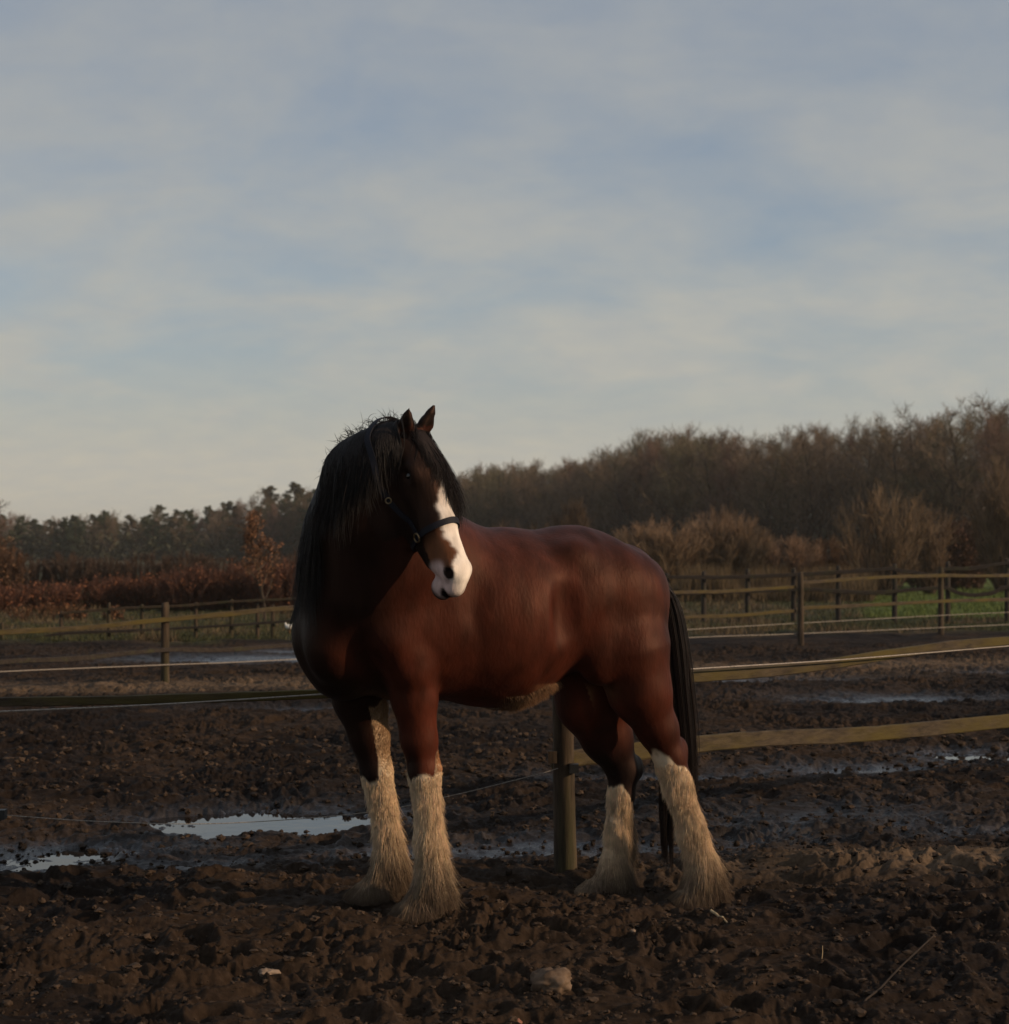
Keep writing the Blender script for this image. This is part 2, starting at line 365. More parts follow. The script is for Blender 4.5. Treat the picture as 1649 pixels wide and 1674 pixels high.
cl = mud[None, None] * (1 - dry[..., None] * .6) + mud_dry * dry[..., None] * .6
cl = cl * (1 - np.clip(strip, 0, 1)[..., None] * .7) + np.array([.13, .088, .055]) * np.clip(strip, 0, 1)[..., None] * .7
lowz = np.clip((WATER_Z + .045 - Z) / .05, 0, 1)
wetm = np.clip(wm * 1.1, 0, 1) * (1 - gm)
cl = cl * (1 - wetm[..., None] * .65) + mudwet * wetm[..., None] * .65
gn = fbm(X / 1.2, Y / 1.2, 4, 6)[..., None]
brown = np.array([.070, .050, .030]); green = np.array([.040, .041, .018])
gc = green * (1 - sstep(-.05, .3, gn)) + brown * sstep(-.05, .3, gn)
rightf = (sstep(.19, .23, X / np.maximum(Y, 1)) * sstep(38, 44, Y))[..., None]
gc = gc * (1 - rightf) + np.array([.080, .105, .024]) * rightf
cl = cl * (1 - gm[..., None]) + gc * gm[..., None]
ground = mkmesh('ground', V, fq, M_ground, cols=cl.reshape(-1, 3), smooth=True, attr2=(np.clip(wetm * .68 + lowz * .45, 0, 1) + .12).reshape(-1))
tag(ground, 'churned dark brown mud of the paddock running back to grass', None, None, 'structure')
wv = np.array([[-14, 5, WATER_Z], [14, 5, WATER_Z], [16, 31, WATER_Z], [-16, 31, WATER_Z]])
tag(mkmesh('water', wv, np.array([[0, 1, 2, 3]]), M_water), 'shallow rain water lying in the hollows of the mud', None, None, 'structure')
def gz(x, y): return float(ground_h(np.array([x]), np.array([y]))[0])
def gzs(x, y): return float(ground_parts(np.array([float(x)]), np.array([float(y)]))[0][0])
# ------------------------------------------------------------------ horse
TH = math.radians(24); HD = np.array([-math.cos(TH), -math.sin(TH), 0]); LF = np.array([math.sin(TH), -math.cos(TH), 0])
C0 = np.array([-.46, 7.66, 0]); CAMP = np.array([0, 0, H]); UP = np.array([0, 0, 1.])
def J(px, py, lat):
    """point on the vertical plane of the horse offset lat metres to its left, seen at pixel px, py"""
    r = np.array([(px - CX) / F, 1, -(py - HY) / F]); p0 = C0 + LF * lat
    return CAMP + r * (np.dot(p0 - CAMP, LF) / np.dot(r, LF))
prims = []   # (kind, data, k, sign)
def toL(p): return np.array([np.dot(p, HD), np.dot(p, LF), p[2]])
BL = np.stack([HD, LF, UP])     # rows: local body axes
def cone(a, b, ra, rb, k=.05, flat=1.0, basis=BL, sign=1):
    """round cone; flat scales the second basis axis (lateral width)"""
    prims.append(('c', basis, np.array(a, float), np.array(b, float), ra, rb, flat, k, sign))
def ell(c, rad, k=.05, basis=BL, sign=1):
    prims.append(('e', basis, np.array(c, float), np.array(rad, float), k, sign))

# --- trunk
cone(J(690, 1003, 0), J(810, 1009, 0), .385, .393, .08, .90)
cone(J(810, 1009, 0), J(935, 975, 0), .393, .315, .08, .93)
cone(J(935, 975, 0), J(1008, 985, 0), .315, .250, .08, 1.05)
ell(J(715, 922, 0), (.26, .13, .12), .12)                       # withers
ell(J(640, 1005, 0), (.25, .29, .36), .10)                      # shoulder mass
ell(J(556, 1020, 0), (.18, .22, .22), .08)                      # breast
ell(J(545, 1050, .09), (.13, .12, .17), .05); ell(J(522, 1040, -.10), (.12, .12, .17), .05)
ell(J(560, 1090, -.05), (.15, .20, .15), .06)
cone(J(735, 905, .16), J(640, 1045, .25), .10, .08, .07); cone(J(640, 1045, .25), J(668, 1095, .235), .08, .085, .06)   # shoulder blade, upper arm
cone(J(730, 985, .23), J(676, 1095, .235), .09, .07, .06)       # triceps
ell(J(1014, 955, .12), (.20, .17, .15), .10); ell(J(1005, 940, -.12), (.22, .17, .16), .08)   # croup
ell(J(935, 912, .21), (.07, .06, .06), .08)                     # point of hip
ell(J(1024, 1035, .16), (.175, .145, .27), .09); ell(J(1020, 1030, -.15), (.17, .15, .27), .06)  # haunch
ell(J(980, 1050, .20), (.13, .11, .20), .05); ell(J(965, 1060, -.19), (.17, .11, .20), .07)   # stifle
ell(J(925, 1000, .345), (.065, .05, .14), .05, BL, -1)
          # flank hollow
ell(J(778, 950, .375), (.03, .03, .16), .08, BL, -1)            # behind the shoulder
ell(J(885, 1050, .06), (.15, .16, .09), .08)
# --- fore legs (near = left fore)
def leg(pts, k=.035):
    for (a, ra), (b_, rb) in zip(pts[:-1], pts[1:]): cone(a, b_, ra, rb, k)
ell(J(655, 985, .22), (.15, .12, .27), .06); ell(J(600, 1000, -.22), (.15, .13, .27), .06)
nf = [(J(664, 1070, .20), .125), (J(676, 1140, .19), .097), (J(685, 1210, .175), .076), (J(693, 1262, .17), .066), (J(697, 1296, .17), .052),
      (J(700, 1360, .165), .047), (J(704, 1415, .16), .052), (J(702, 1440, .16), .056), (J(690, 1470, .16), .060)]
of = [(J(578, 1065, -.20), .16), (J(588, 1140, -.19), .118), (J(603, 1205, -.18), .084), (J(615, 1262, -.175), .067), (J(623, 1296, -.175), .052),
      (J(632, 1350, -.17), .044), (J(634, 1390, -.17), .052), (J(632, 1412, -.17), .054), (J(620, 1440, -.17), .057)]
leg(nf); leg(of)
ell(J(692, 1262, .20), (.05, .045, .055), .03)
nh = [(J(1030, 1065, .17), .185), (J(1046, 1130, .18), .142), (J(1074, 1190, .18), .092), (J(1094, 1238, .18), .066), (J(1108, 1275, .18), .056),
      (J(1128, 1340, .18), .046), (J(1146, 1400, .18), .050), (J(1148, 1425, .18), .052), (J(1140, 1452, .18), .056)]
fh = [(J(962, 1085, -.15), .20), (J(966, 1145, -.16), .165), (J(992, 1205, -.17), .118), (J(1018, 1258, -.17), .072), (J(1016, 1300, -.17), .055),
      (J(1010, 1350, -.17), .046), (J(1004, 1405, -.17), .050), (J(1000, 1428, -.17), .052), (J(984, 1450, -.17), .056)]
leg(nh, .05); leg(fh, .05)
ell(J(1112, 1226, .18), (.035, .035, .06), .03); ell(J(1040, 1255, -.17), (.035, .035, .06), .03)       # hock points
hoofs = [J(686, 1488, .16), J(614, 1458, -.17), J(1136, 1470, .18), J(968, 1466, -.17)]
for h_ in hoofs: cone(h_ + UP * .02, h_ + UP * -.015 + HD * .03, .062, .078, .025)
# --- neck
neck = [(J(690, 930, 0), .29), (P(640, 900, 7.52), .26), (P(612, 830, 7.38), .205), (P(614, 772, 7.30), .155), (P(640, 742, 7.24), .115)]
for (a, ra), (b_, rb) in zip(neck[:-1], neck[1:]): cone(a, b_, ra, rb, .09, 1.1)
cone(P(590, 960, 7.45), P(600, 880, 7.38), .22, .19, .1)
cone(P(560, 960, 7.5), P(552, 870, 7.42), .15, .12, .08); cone(P(552, 870, 7.42), P(572, 770, 7.34), .12, .09, .07); cone(P(574, 778, 7.34), P(632, 722, 7.26), .085, .05, .06)
# --- head frame
POLL = P(668, 716, 7.22)
Fd = np.array([.80, -.60, 0]); pit = .40
A = Fd * math.sin(math.asin(pit)) - UP * math.cos(math.asin(pit)); NV = Fd * math.cos(math.asin(pit)) + UP * pit
WR = np.cross(Fd, UP); HB = np.stack([A, WR, NV])
def Hd(u, v, w_): return POLL + A * u + NV * v + WR * w_
hk = .03
cone(Hd(.02, -.03, 0), Hd(.17, -.015, 0), .095, .10, .04, 1.05, HB)      # skull
ell(Hd(.17, .025, 0), (.15, .095, .065), .04, HB)                        # forehead
for s in (-1, 1):
    ell(Hd(.20, -.105, s * .050), (.135, .050, .115), .035, HB)            # cheek
    ell(Hd(.175, .030, s * .092), (.045, .028, .030), .025, HB)            # brow
    cone(Hd(.26, -.02, s * .060), Hd(.42, -.025, s * .045), .030, .020, .03, 1, HB)   # facial crest
cone(Hd(.22, 0, 0), Hd(.40, .006, 0), .082, .064, .05, 1.0, HB)          # nasal
cone(Hd(.40, .006, 0), Hd(.58, .010, 0), .062, .060, .04, 1.05, HB)
cone(Hd(.25, -.12, 0), Hd(.52, -.078, 0), .075, .045, .05, .85, HB)      # lower jaw
cone(Hd(.38, -.045, 0), Hd(.56, -.035, 0), .060, .055, .04, .95, HB)
ell(Hd(.622, .004, 0), (.062, .064, .058), .035, HB)                     # muzzle
ell(Hd(.672, -.026, 0), (.042, .050, .046), .02, HB)                     # upper lip
ell(Hd(.650, -.088, 0), (.052, .048, .042), .022, HB)                    # chin / lower lip
for s in (-1, 1):
    ell(Hd(.610, .022, s * .056), (.036, .020, .030), .015, HB)            # nostril wing
    ell(Hd(.628, .020, s * .078), (.024, .020, .015), .008, HB, -1)        # nostril opening
    ell(Hd(.185, .012, s * .118), (.026, .020, .018), .012, HB, -1)        # eye socket
    ell(Hd(.682, -.062, s * .06), (.03, .06, .007), .006, HB, -1)          # mouth line
# ears
def ear(base, tip, face):
    ax = tip - base; ln = np.linalg.norm(ax); ax /= ln
    fv = face - ax * np.dot(face, ax); fv /= np.linalg.norm(fv); sd_ = np.cross(ax, fv)
    B = np.stack([ax, fv, sd_])
    m_ = base + ax * ln * .38
    cone(base - ax * .03, m_, .030, .036, .02, .8, B); cone(m_, base + ax * ln * .72, .036, .022, .01, .8, B); cone(base + ax * ln * .72, tip, .022, .006, .008, .8, B)
    cone(base + ax * .02 + fv * .034, base + ax * ln * .7 + fv * .028, .022, .012, .006, 1, B, -1)
ear(P(661, 712, 7.18), P(668, 668, 7.13), np.array([-.1, -.9, .1])); ear(P(688, 712, 7.24), P(710, 661, 7.22), np.array([.75, -.65, .1]))

# --- evaluate the distance field
allp = []
for p in prims:
    if p[7 if p[0] == 'c' else 4] is None: pass
    if p[0] == 'c': allp += [p[2] - p[4], p[2] + p[4], p[3] - p[5], p[3] + p[5]]
    else: allp += [p[2] - max(p[3]), p[2] + max(p[3])]
lo = np.min(allp, axis=0) - .06; hi = np.max(allp, axis=0) + .06
vx = .0095
dims = np.ceil((hi - lo) / vx).astype(int) + 1
D = np.full(dims, .3, dtype=np.float32)
gx = [lo[i] + np.arange(dims[i], dtype=np.float32) * vx for i in range(3)]
for p in prims:
    if p[0] == 'c':
        _, B, a, b_, ra, rb, flat, k, sign = p; mn = np.minimum(a - ra, b_ - rb); mxx = np.maximum(a + ra, b_ + rb)
        ext = max(ra, rb) * (max(flat, 1) - 1)
    else:
        _, B, c, rad, k, sign = p; mn = c - max(rad); mxx = c + max(rad); ext = 0
    pad = k + .06 + ext
    i0 = np.maximum(((mn - pad - lo) / vx).astype(int), 0); i1 = np.minimum(((mxx + pad - lo) / vx).astype(int) + 2, dims)
    sl = tuple(slice(i0[i], i1[i]) for i in range(3))
    Xg, Yg, Zg = np.meshgrid(gx[0][sl[0]], gx[1][sl[1]], gx[2][sl[2]], indexing='ij', sparse=True)
    q0 = a if p[0] == 'c' else c
    comp = [(Xg - q0[0]) * B[i][0] + (Yg - q0[1]) * B[i][1] + (Zg - q0[2]) * B[i][2] for i in range(3)]
    if p[0] == 'c':
        ab = B @ (b_ - a); comp[1] = comp[1] / flat; ab = ab * np.array([1, 1 / flat, 1])
        L2 = max(float(np.dot(ab, ab)), 1e-8)
        tt = np.clip((comp[0] * ab[0] + comp[1] * ab[1] + comp[2] * ab[2]) / L2, 0, 1)
        d_ = np.sqrt((comp[0] - tt * ab[0]) ** 2 + (comp[1] - tt * ab[1]) ** 2 + (comp[2] - tt * ab[2]) ** 2) - (ra + (rb - ra) * tt)
    else:
        k0 = np.sqrt((comp[0] / rad[0]) ** 2 + (comp[1] / rad[1]) ** 2 + (comp[2] / rad[2]) ** 2)
        k1 = np.sqrt((comp[0] / rad[0] ** 2) ** 2 + (comp[1] / rad[1] ** 2) ** 2 + (comp[2] / rad[2] ** 2) ** 2) + 1e-6
        d_ = k0 * (k0 - 1) / k1
    S = D[sl]
    if sign > 0:
        h_ = np.maximum(k - np.abs(S - d_), 0) / k; D[sl] = np.minimum(S, d_) - h_ * h_ * k * .25
    else:
        h_ = np.maximum(k - np.abs(S + d_), 0) / k; D[sl] = np.maximum(S, -d_) + h_ * h_ * k * .25

def sdf(p):
    q = (p - lo) / vx; q = np.clip(q, 0, np.array(dims) - 1.001); i = q.astype(int); f = q - i
    r = 0
    for dx in (0, 1):
        for dy in (0, 1):
            for dz in (0, 1):
                wgt = (f[..., 0] if dx else 1 - f[..., 0]) * (f[..., 1] if dy else 1 - f[..., 1]) * (f[..., 2] if dz else 1 - f[..., 2])
                r = r + wgt * D[i[..., 0] + dx, i[..., 1] + dy, i[..., 2] + dz]
    return r
def grad(p):
    e_ = .012; g_ = np.stack([sdf(p + np.eye(3)[i] * e_) - sdf(p - np.eye(3)[i] * e_) for i in range(3)], -1)
    return g_ / (np.linalg.norm(g_, axis=-1, keepdims=True) + 1e-9)
def snap(p, off=.0, it=5):
    for _ in range(it): p = p - grad(p) * (sdf(p) - off)[..., None] * .9
    return p
def pushout(p, off, it=2):
    for _ in range(it):
        d_ = sdf(p) - off; p = p - grad(p) * np.minimum(d_, 0)[..., None]
    return p

def surface_nets(D):
    ins = D < 0
    c = ins[:-1, :-1, :-1]; allv = c.copy(); anyv = c.copy()
    for dx in (0, 1):
        for dy in (0, 1):
            for dz in (0, 1):
                s_ = ins[dx:dx + dims[0] - 1, dy:dy + dims[1] - 1, dz:dz + dims[2] - 1]; allv &= s_; anyv |= s_
    act = anyv & ~allv; ci = np.stack(np.nonzero(act), -1); n_ = len(ci)
    ids = np.full(act.shape, -1, dtype=np.int64); ids[act] = np.arange(n_)
    acc = np.zeros((n_, 3)); cnt = np.zeros(n_)
    co = [(a_, b2, c2) for a_ in (0, 1) for b2 in (0, 1) for c2 in (0, 1)]
    vals = {o_: D[ci[:, 0] + o_[0], ci[:, 1] + o_[1], ci[:, 2] + o_[2]] for o_ in co}
    for o_ in co:
        for ax in range(3):
            if o_[ax] == 1: continue
            o2 = list(o_); o2[ax] = 1; o2 = tuple(o2); v0, v1 = vals[o_], vals[o2]
            m_ = (v0 < 0) != (v1 < 0); tt = np.where(m_, v0 / np.where(m_, v0 - v1, 1), 0)
            pt = np.tile(np.array(o_, float), (n_, 1)); pt[:, ax] = tt
            acc += pt * m_[:, None]; cnt += m_
    Vv = lo + (ci + acc / cnt[:, None]) * vx
    quads = []
    for ax in range(3):
        s0 = [slice(None)] * 3; s1 = [slice(None)] * 3; s0[ax] = slice(0, -1); s1[ax] = slice(1, None)
        ch = ins[tuple(s0)] != ins[tuple(s1)]; e_ = np.stack(np.nonzero(ch), -1)
        a1, a2 = (ax + 1) % 3, (ax + 2) % 3
        ok = (e_[:, a1] > 0) & (e_[:, a2] > 0) & (e_[:, a1] < dims[a1] - 1) & (e_[:, a2] < dims[a2] - 1); e_ = e_[ok]
        def cid(d1, d2):
            q = e_.copy(); q[:, a1] -= d1; q[:, a2] -= d2; return ids[q[:, 0], q[:, 1], q[:, 2]]
        qd = np.stack([cid(1, 1), cid(0, 1), cid(0, 0), cid(1, 0)], -1)
        flip = ~ins[e_[:, 0], e_[:, 1], e_[:, 2]]; qd[flip] = qd[flip][:, ::-1]; quads.append(qd)
    return Vv, np.concatenate(quads)
BV, BQ = surface_nets(D)
for _ in range(2):                                             # light smoothing
    e2 = np.concatenate([BQ[:, [0, 1]], BQ[:, [1, 2]], BQ[:, [2, 3]], BQ[:, [3, 0]]])
    s_ = np.zeros_like(BV); c_ = np.zeros(len(BV))
    for i in range(3): s_[:, i] = np.bincount(e2[:, 0], BV[e2[:, 1], i], len(BV)) + np.bincount(e2[:, 1], BV[e2[:, 0], i], len(BV))
    c_ = np.bincount(e2[:, 0], minlength=len(BV)) + np.bincount(e2[:, 1], minlength=len(BV))
    BV = BV * .5 + .5 * s_ / np.maximum(c_, 1)[:, None]
BN = grad(BV)
_t = sstep(-.2, .3, (BV[:, 2] - .75)) * (1 - np.exp(-((np.linalg.norm(BV - POLL, axis=1) / .75) ** 4)))
BV = BV + BN * ((fbm(BV[:, 0] * 5 + BV[:, 1] * 3, BV[:, 2] * 3.4 - BV[:, 1] * 2, 3, 4, .45)) * .012 * _t)[:, None]

# --- coat pattern, with painted shade
def leg_t(V, pts):
    """distance to the leg's axis and position along it (0 top .. n-1 hoof)"""
    best = np.full(len(V), 9.); tb = np.zeros(len(V)); nearest = np.zeros_like(V)
    for i, ((a, ra), (b_, rb)) in enumerate(zip(pts[:-1], pts[1:])):
        ab = b_ - a; tt = np.clip(((V - a) @ ab) / (ab @ ab), 0, 1); q = a + tt[:, None] * ab; d_ = np.linalg.norm(V - q, axis=1)
        m_ = d_ < best; best[m_] = d_[m_]; tb[m_] = i + tt[m_]; nearest[m_] = q[m_]
    return best, tb, nearest
def axis_z(pts, z):                                                  # axis point at a height
    P_ = np.array([p[0] for p in pts]); zs = P_[:, 2]
    return np.stack([np.interp(-z, -zs, P_[:, i]) for i in range(3)], -1)
legs = [nf, of, nh, fh]
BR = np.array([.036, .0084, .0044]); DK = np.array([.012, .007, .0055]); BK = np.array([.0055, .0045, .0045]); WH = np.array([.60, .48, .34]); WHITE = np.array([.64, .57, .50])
def coat(V):
    nzv = fbm(V[:, 0] * 3 + V[:, 2] * 2, V[:, 1] * 3 + V[:, 2] * 3, 4, 2)
    hl = np.stack([(V - C0) @ HD, (V - C0) @ LF, V[:, 2]], -1)
    fine = fbm(V[:, 0] * 11 + V[:, 2] * 3, V[:, 2] * 8 + V[:, 1] * 6, 4, 3, .6)
    c = BR[None] * (1 + nzv[:, None] * .7 + fine[:, None] * .35)
    topd = sstep(1.35, 1.62, V[:, 2] + nzv * .15)[:, None]; c = c * (1 - topd * .35) + np.array([.045, .018, .013]) * topd * .35
    # shadow on front of chest, off side, neck painted into the coat colour
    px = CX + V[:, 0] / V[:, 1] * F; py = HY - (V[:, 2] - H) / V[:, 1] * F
    nk_shade = np.maximum(sstep(.05, .30, hl[:, 0]) * sstep(1.05, 1.35, V[:, 2] + nzv * .1), sstep(.26, .10, hl[:, 1] + nzv * .12 - .12 * (hl[:, 0] - .2)) * sstep(-.05, .15, hl[:, 0]))
    c = c * (1 - nk_shade[:, None] * .93) + DK * .45 * nk_shade[:, None] * .93
    rust = sstep(.98, .84, V[:, 2]) * sstep(.3, -.1, hl[:, 0]) * sstep(-1.1, -.9, hl[:, 0])
    c = c * (1 + rust[:, None] * .5)
    und = (hl[:, 1] > .0) * sstep(.84, .775, V[:, 2] + nzv * .03 - .16 * sstep(-.35, -.85, hl[:, 0])) * sstep(-.25, -.45, hl[:, 0]) * sstep(-.98, -.86, hl[:, 0]) * (V[:, 2] > .74 + .0 * V[:, 2])
    c = c * (1 - und[:, None]) + np.array([.42, .25, .13]) * und[:, None]
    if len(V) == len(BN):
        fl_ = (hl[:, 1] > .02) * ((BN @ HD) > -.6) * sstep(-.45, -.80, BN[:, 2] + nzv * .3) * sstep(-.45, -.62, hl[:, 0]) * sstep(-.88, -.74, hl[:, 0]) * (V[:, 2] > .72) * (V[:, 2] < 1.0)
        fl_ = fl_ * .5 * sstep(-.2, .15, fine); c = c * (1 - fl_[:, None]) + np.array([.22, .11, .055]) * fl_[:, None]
    # legs
    for li, pts in enumerate(legs):
        d_, t_, q = leg_t(V, pts); on = d_ < [.16, .16, .17, .17][li]
        z = V[:, 2]; rel = V - q; fwd = rel @ HD; lat = rel @ LF
        zt = [pts[3][0][2], pts[3][0][2], pts[3][0][2], pts[3][0][2]][li]
        ragged = fbm(V[:, 0] * 14, V[:, 1] * 14 + z * 4, 3, 1) * .07
        if li == 0: edge = zt - .02 + ragged + sstep(.045, .075, rel[:, 0] + ragged * .2) * .10
        elif li == 1: edge = zt - .05 + ragged + sstep(.012, .045, rel[:, 0] + ragged * .2) * .36
        elif li == 2: edge = zt - .03 + ragged + np.minimum(fwd * 1.9, .06)
        else: edge = zt - .13 + ragged + np.minimum(fwd * 1.6, .05)
        whm = sstep(edge + .010, edge - .010, z) * on
        dark = sstep(zt + (.28 if li > 1 else .16), zt + .02, z + ragged) * on * ([.85, .95, .25, .95][li])
        if li == 0: dark *= sstep(.01, -.04, rel[:, 0])
        c = c * (1 - dark[:, None]) + BK * dark[:, None]
        whc = WH[None] * (1 - .55 * sstep(zt, zt + .12, z))[:, None] * np.array([1, .86, .74]) ** sstep(zt, zt + .12, z)[:, None]
        c = c * (1 - whm[:, None]) + whc * whm[:, None]
        gzv = pts[-1][0][2] - .04
        dirt = sstep(gzv + .16, gzv + .0, z + ragged * .6) * on * .8
        c = c * (1 - dirt[:, None]) + np.array([.10, .062, .038]) * dirt[:, None]
    # head
    r_ = V - POLL; hu, hv, hw = r_ @ A, r_ @ NV, r_ @ WR
    inh = (hu > -.05) & (hu < .8) & (np.abs(hw) < .2) & (hv > -.26) & (hv < .2)
    facing = BN @ NV if len(V) == len(BN) else np.ones(len(V))
    side = BN @ WR if len(V) == len(BN) else np.zeros(len(V))
    hc = np.tile(np.array([.009, .0055, .0045]), (len(V), 1))
    tan = sstep(.40, .50, hu + nzv * .1) * (hv > -.06)
    hc = hc * (1 - tan[:, None]) + np.array([.105, .042, .020]) * tan[:, None]
    lim = .005 + .048 * sstep(.18, .43, hu) + fbm(hu * 16, hu * 9 + np.sign(hw) * 3, 4, 5) * .036 - .030 * np.exp(-((hu - .53) / .08) ** 2) * (hw > 0) + .018 * sstep(.55, .68, hu)
    lim = np.where(hu > .30, lim + .004, lim)
    blz = sstep(lim + .009, lim - .009, np.abs(hw - .006)) * sstep(.02, .05, hv + .08 * (hu > .5)) * sstep(.07, .11, hu)
    hc = hc * (1 - blz[:, None]) + WHITE * blz[:, None]
    snip = sstep(.105, .06, np.sqrt(((hu - .625) * .9) ** 2 + ((hv + .045) * 1.4) ** 2)) * sstep(.55, .60, hu - hv * .3 + nzv * .04)
    hc = hc * (1 - snip[:, None]) + np.array([.50, .36, .33]) * snip[:, None]
    nos = sstep(.034, .024, np.sqrt(((hu - .628)) ** 2 + ((hv - .020) * 1.15) ** 2 + ((np.abs(hw) - .070) * 1.0) ** 2))
    lip = sstep(.028, .016, np.sqrt((hu - .690) ** 2 * .6 + (hv + .060) ** 2 * 1.2))
    gry = sstep(.60, .68, hu) * sstep(.05, -.02, hv) * .7 * sstep(-.1, .15, fbm(hu * 30, hw * 30, 3, 2)); hc = hc * (1 - gry[:, None]) + np.array([.10, .07, .065]) * gry[:, None]
    dkk = np.clip(nos + lip, 0, 1); hc = hc * (1 - dkk[:, None]) + BK * dkk[:, None]
    hb = (inh & (sstep(0, 1, hu) >= 0)) * sstep(-.04, .03, hu)
    rr_ = np.sqrt(hw ** 2 + (hv + .03) ** 2); hb = hb * np.where(hu > .38, rr_ < .135, (hv > -.22) & (np.abs(hw) < .17)) * (V[:, 1] < 7.42)
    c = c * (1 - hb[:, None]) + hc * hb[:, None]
    isear = (hu < -.02) & (V[:, 2] > P(0, 712, 7.2)[2]); c[isear] = [.008, .006, .005]
    return c
HB0 = C0 + np.array([.3, .15, 0]); HB0[2] = -.05
horse = empty('horse', 'large bay draft horse with white blaze and feathered legs standing in the mud', 'horse', HB0)
def child(name, V, F_, mat, cols, parent=horse, smooth=True):
    base = np.array(HB0)
    return mkmesh(name, np.asarray(V) - base, F_, mat, parent, cols=cols, smooth=smooth)
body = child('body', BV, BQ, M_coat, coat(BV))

# --- eyes
for s in (-1, 1):
    c = Hd(.185, .008, s * .090); u_, v_ = np.meshgrid(np.linspace(0, math.pi, 9), np.linspace(0, 2 * math.pi, 13), indexing='ij')
    sv = np.stack([np.sin(u_) * np.cos(v_), np.sin(u_) * np.sin(v_), np.cos(u_)], -1).reshape(-1, 3) * .020 + c
    ii = np.arange(9 * 13).reshape(9, 13); sf = np.stack([ii[:-1, :-1], ii[:-1, 1:], ii[1:, 1:], ii[1:, :-1]], -1).reshape(-1, 4)
    child('eye', sv, sf, M_eye, None)

# --- hair
def grow(roots, dirs, length, m=9, grav=.5, curl=.0, off=.006, push=True, jit=.02, axis_pull=None):
    n_ = len(roots); p = roots.copy(); d_ = dirs / (np.linalg.norm(dirs, axis=1, keepdims=True) + 1e-9)
    out_ = [p.copy()]; step = (length / (m - 1))[:, None]
    wob = rng.normal(0, jit, (n_, 3))
    for i in range(m - 1):
        d_ = d_ + np.array([0, 0, -grav]) + wob * (1 + i * .4) + rng.normal(0, jit * .6, (n_, 3))
        d_ /= np.linalg.norm(d_, axis=1, keepdims=True); p = p + d_ * step
        if push: p = pushout(p, off)
        out_.append(p.copy())
    return np.stack(out_, 1)
def hair(name, pts, r0, colr, mat, k=3, parent=horse, tip=.15):
    n_, m_ = pts.shape[:2]; prof = np.interp(np.linspace(0, 1, m_), [0, .25, .7, 1], [.8, 1, .7, tip])
    V_, F_ = polytubes(pts, np.asarray(r0)[:, None] * prof[None], k)
    cc = np.repeat(colr.reshape(n_, -1, 3) if colr.ndim == 3 else np.repeat(colr[:, None], m_, 1), k, axis=1) if colr.ndim == 2 else np.repeat(colr, k, axis=1)
    if colr.ndim == 2: cc = np.repeat(np.repeat(colr[:, None], m_, 1), k, axis=1)
    return child(name, V_, F_, mat, cc.reshape(-1, 3))

coat_cols = coat(BV)
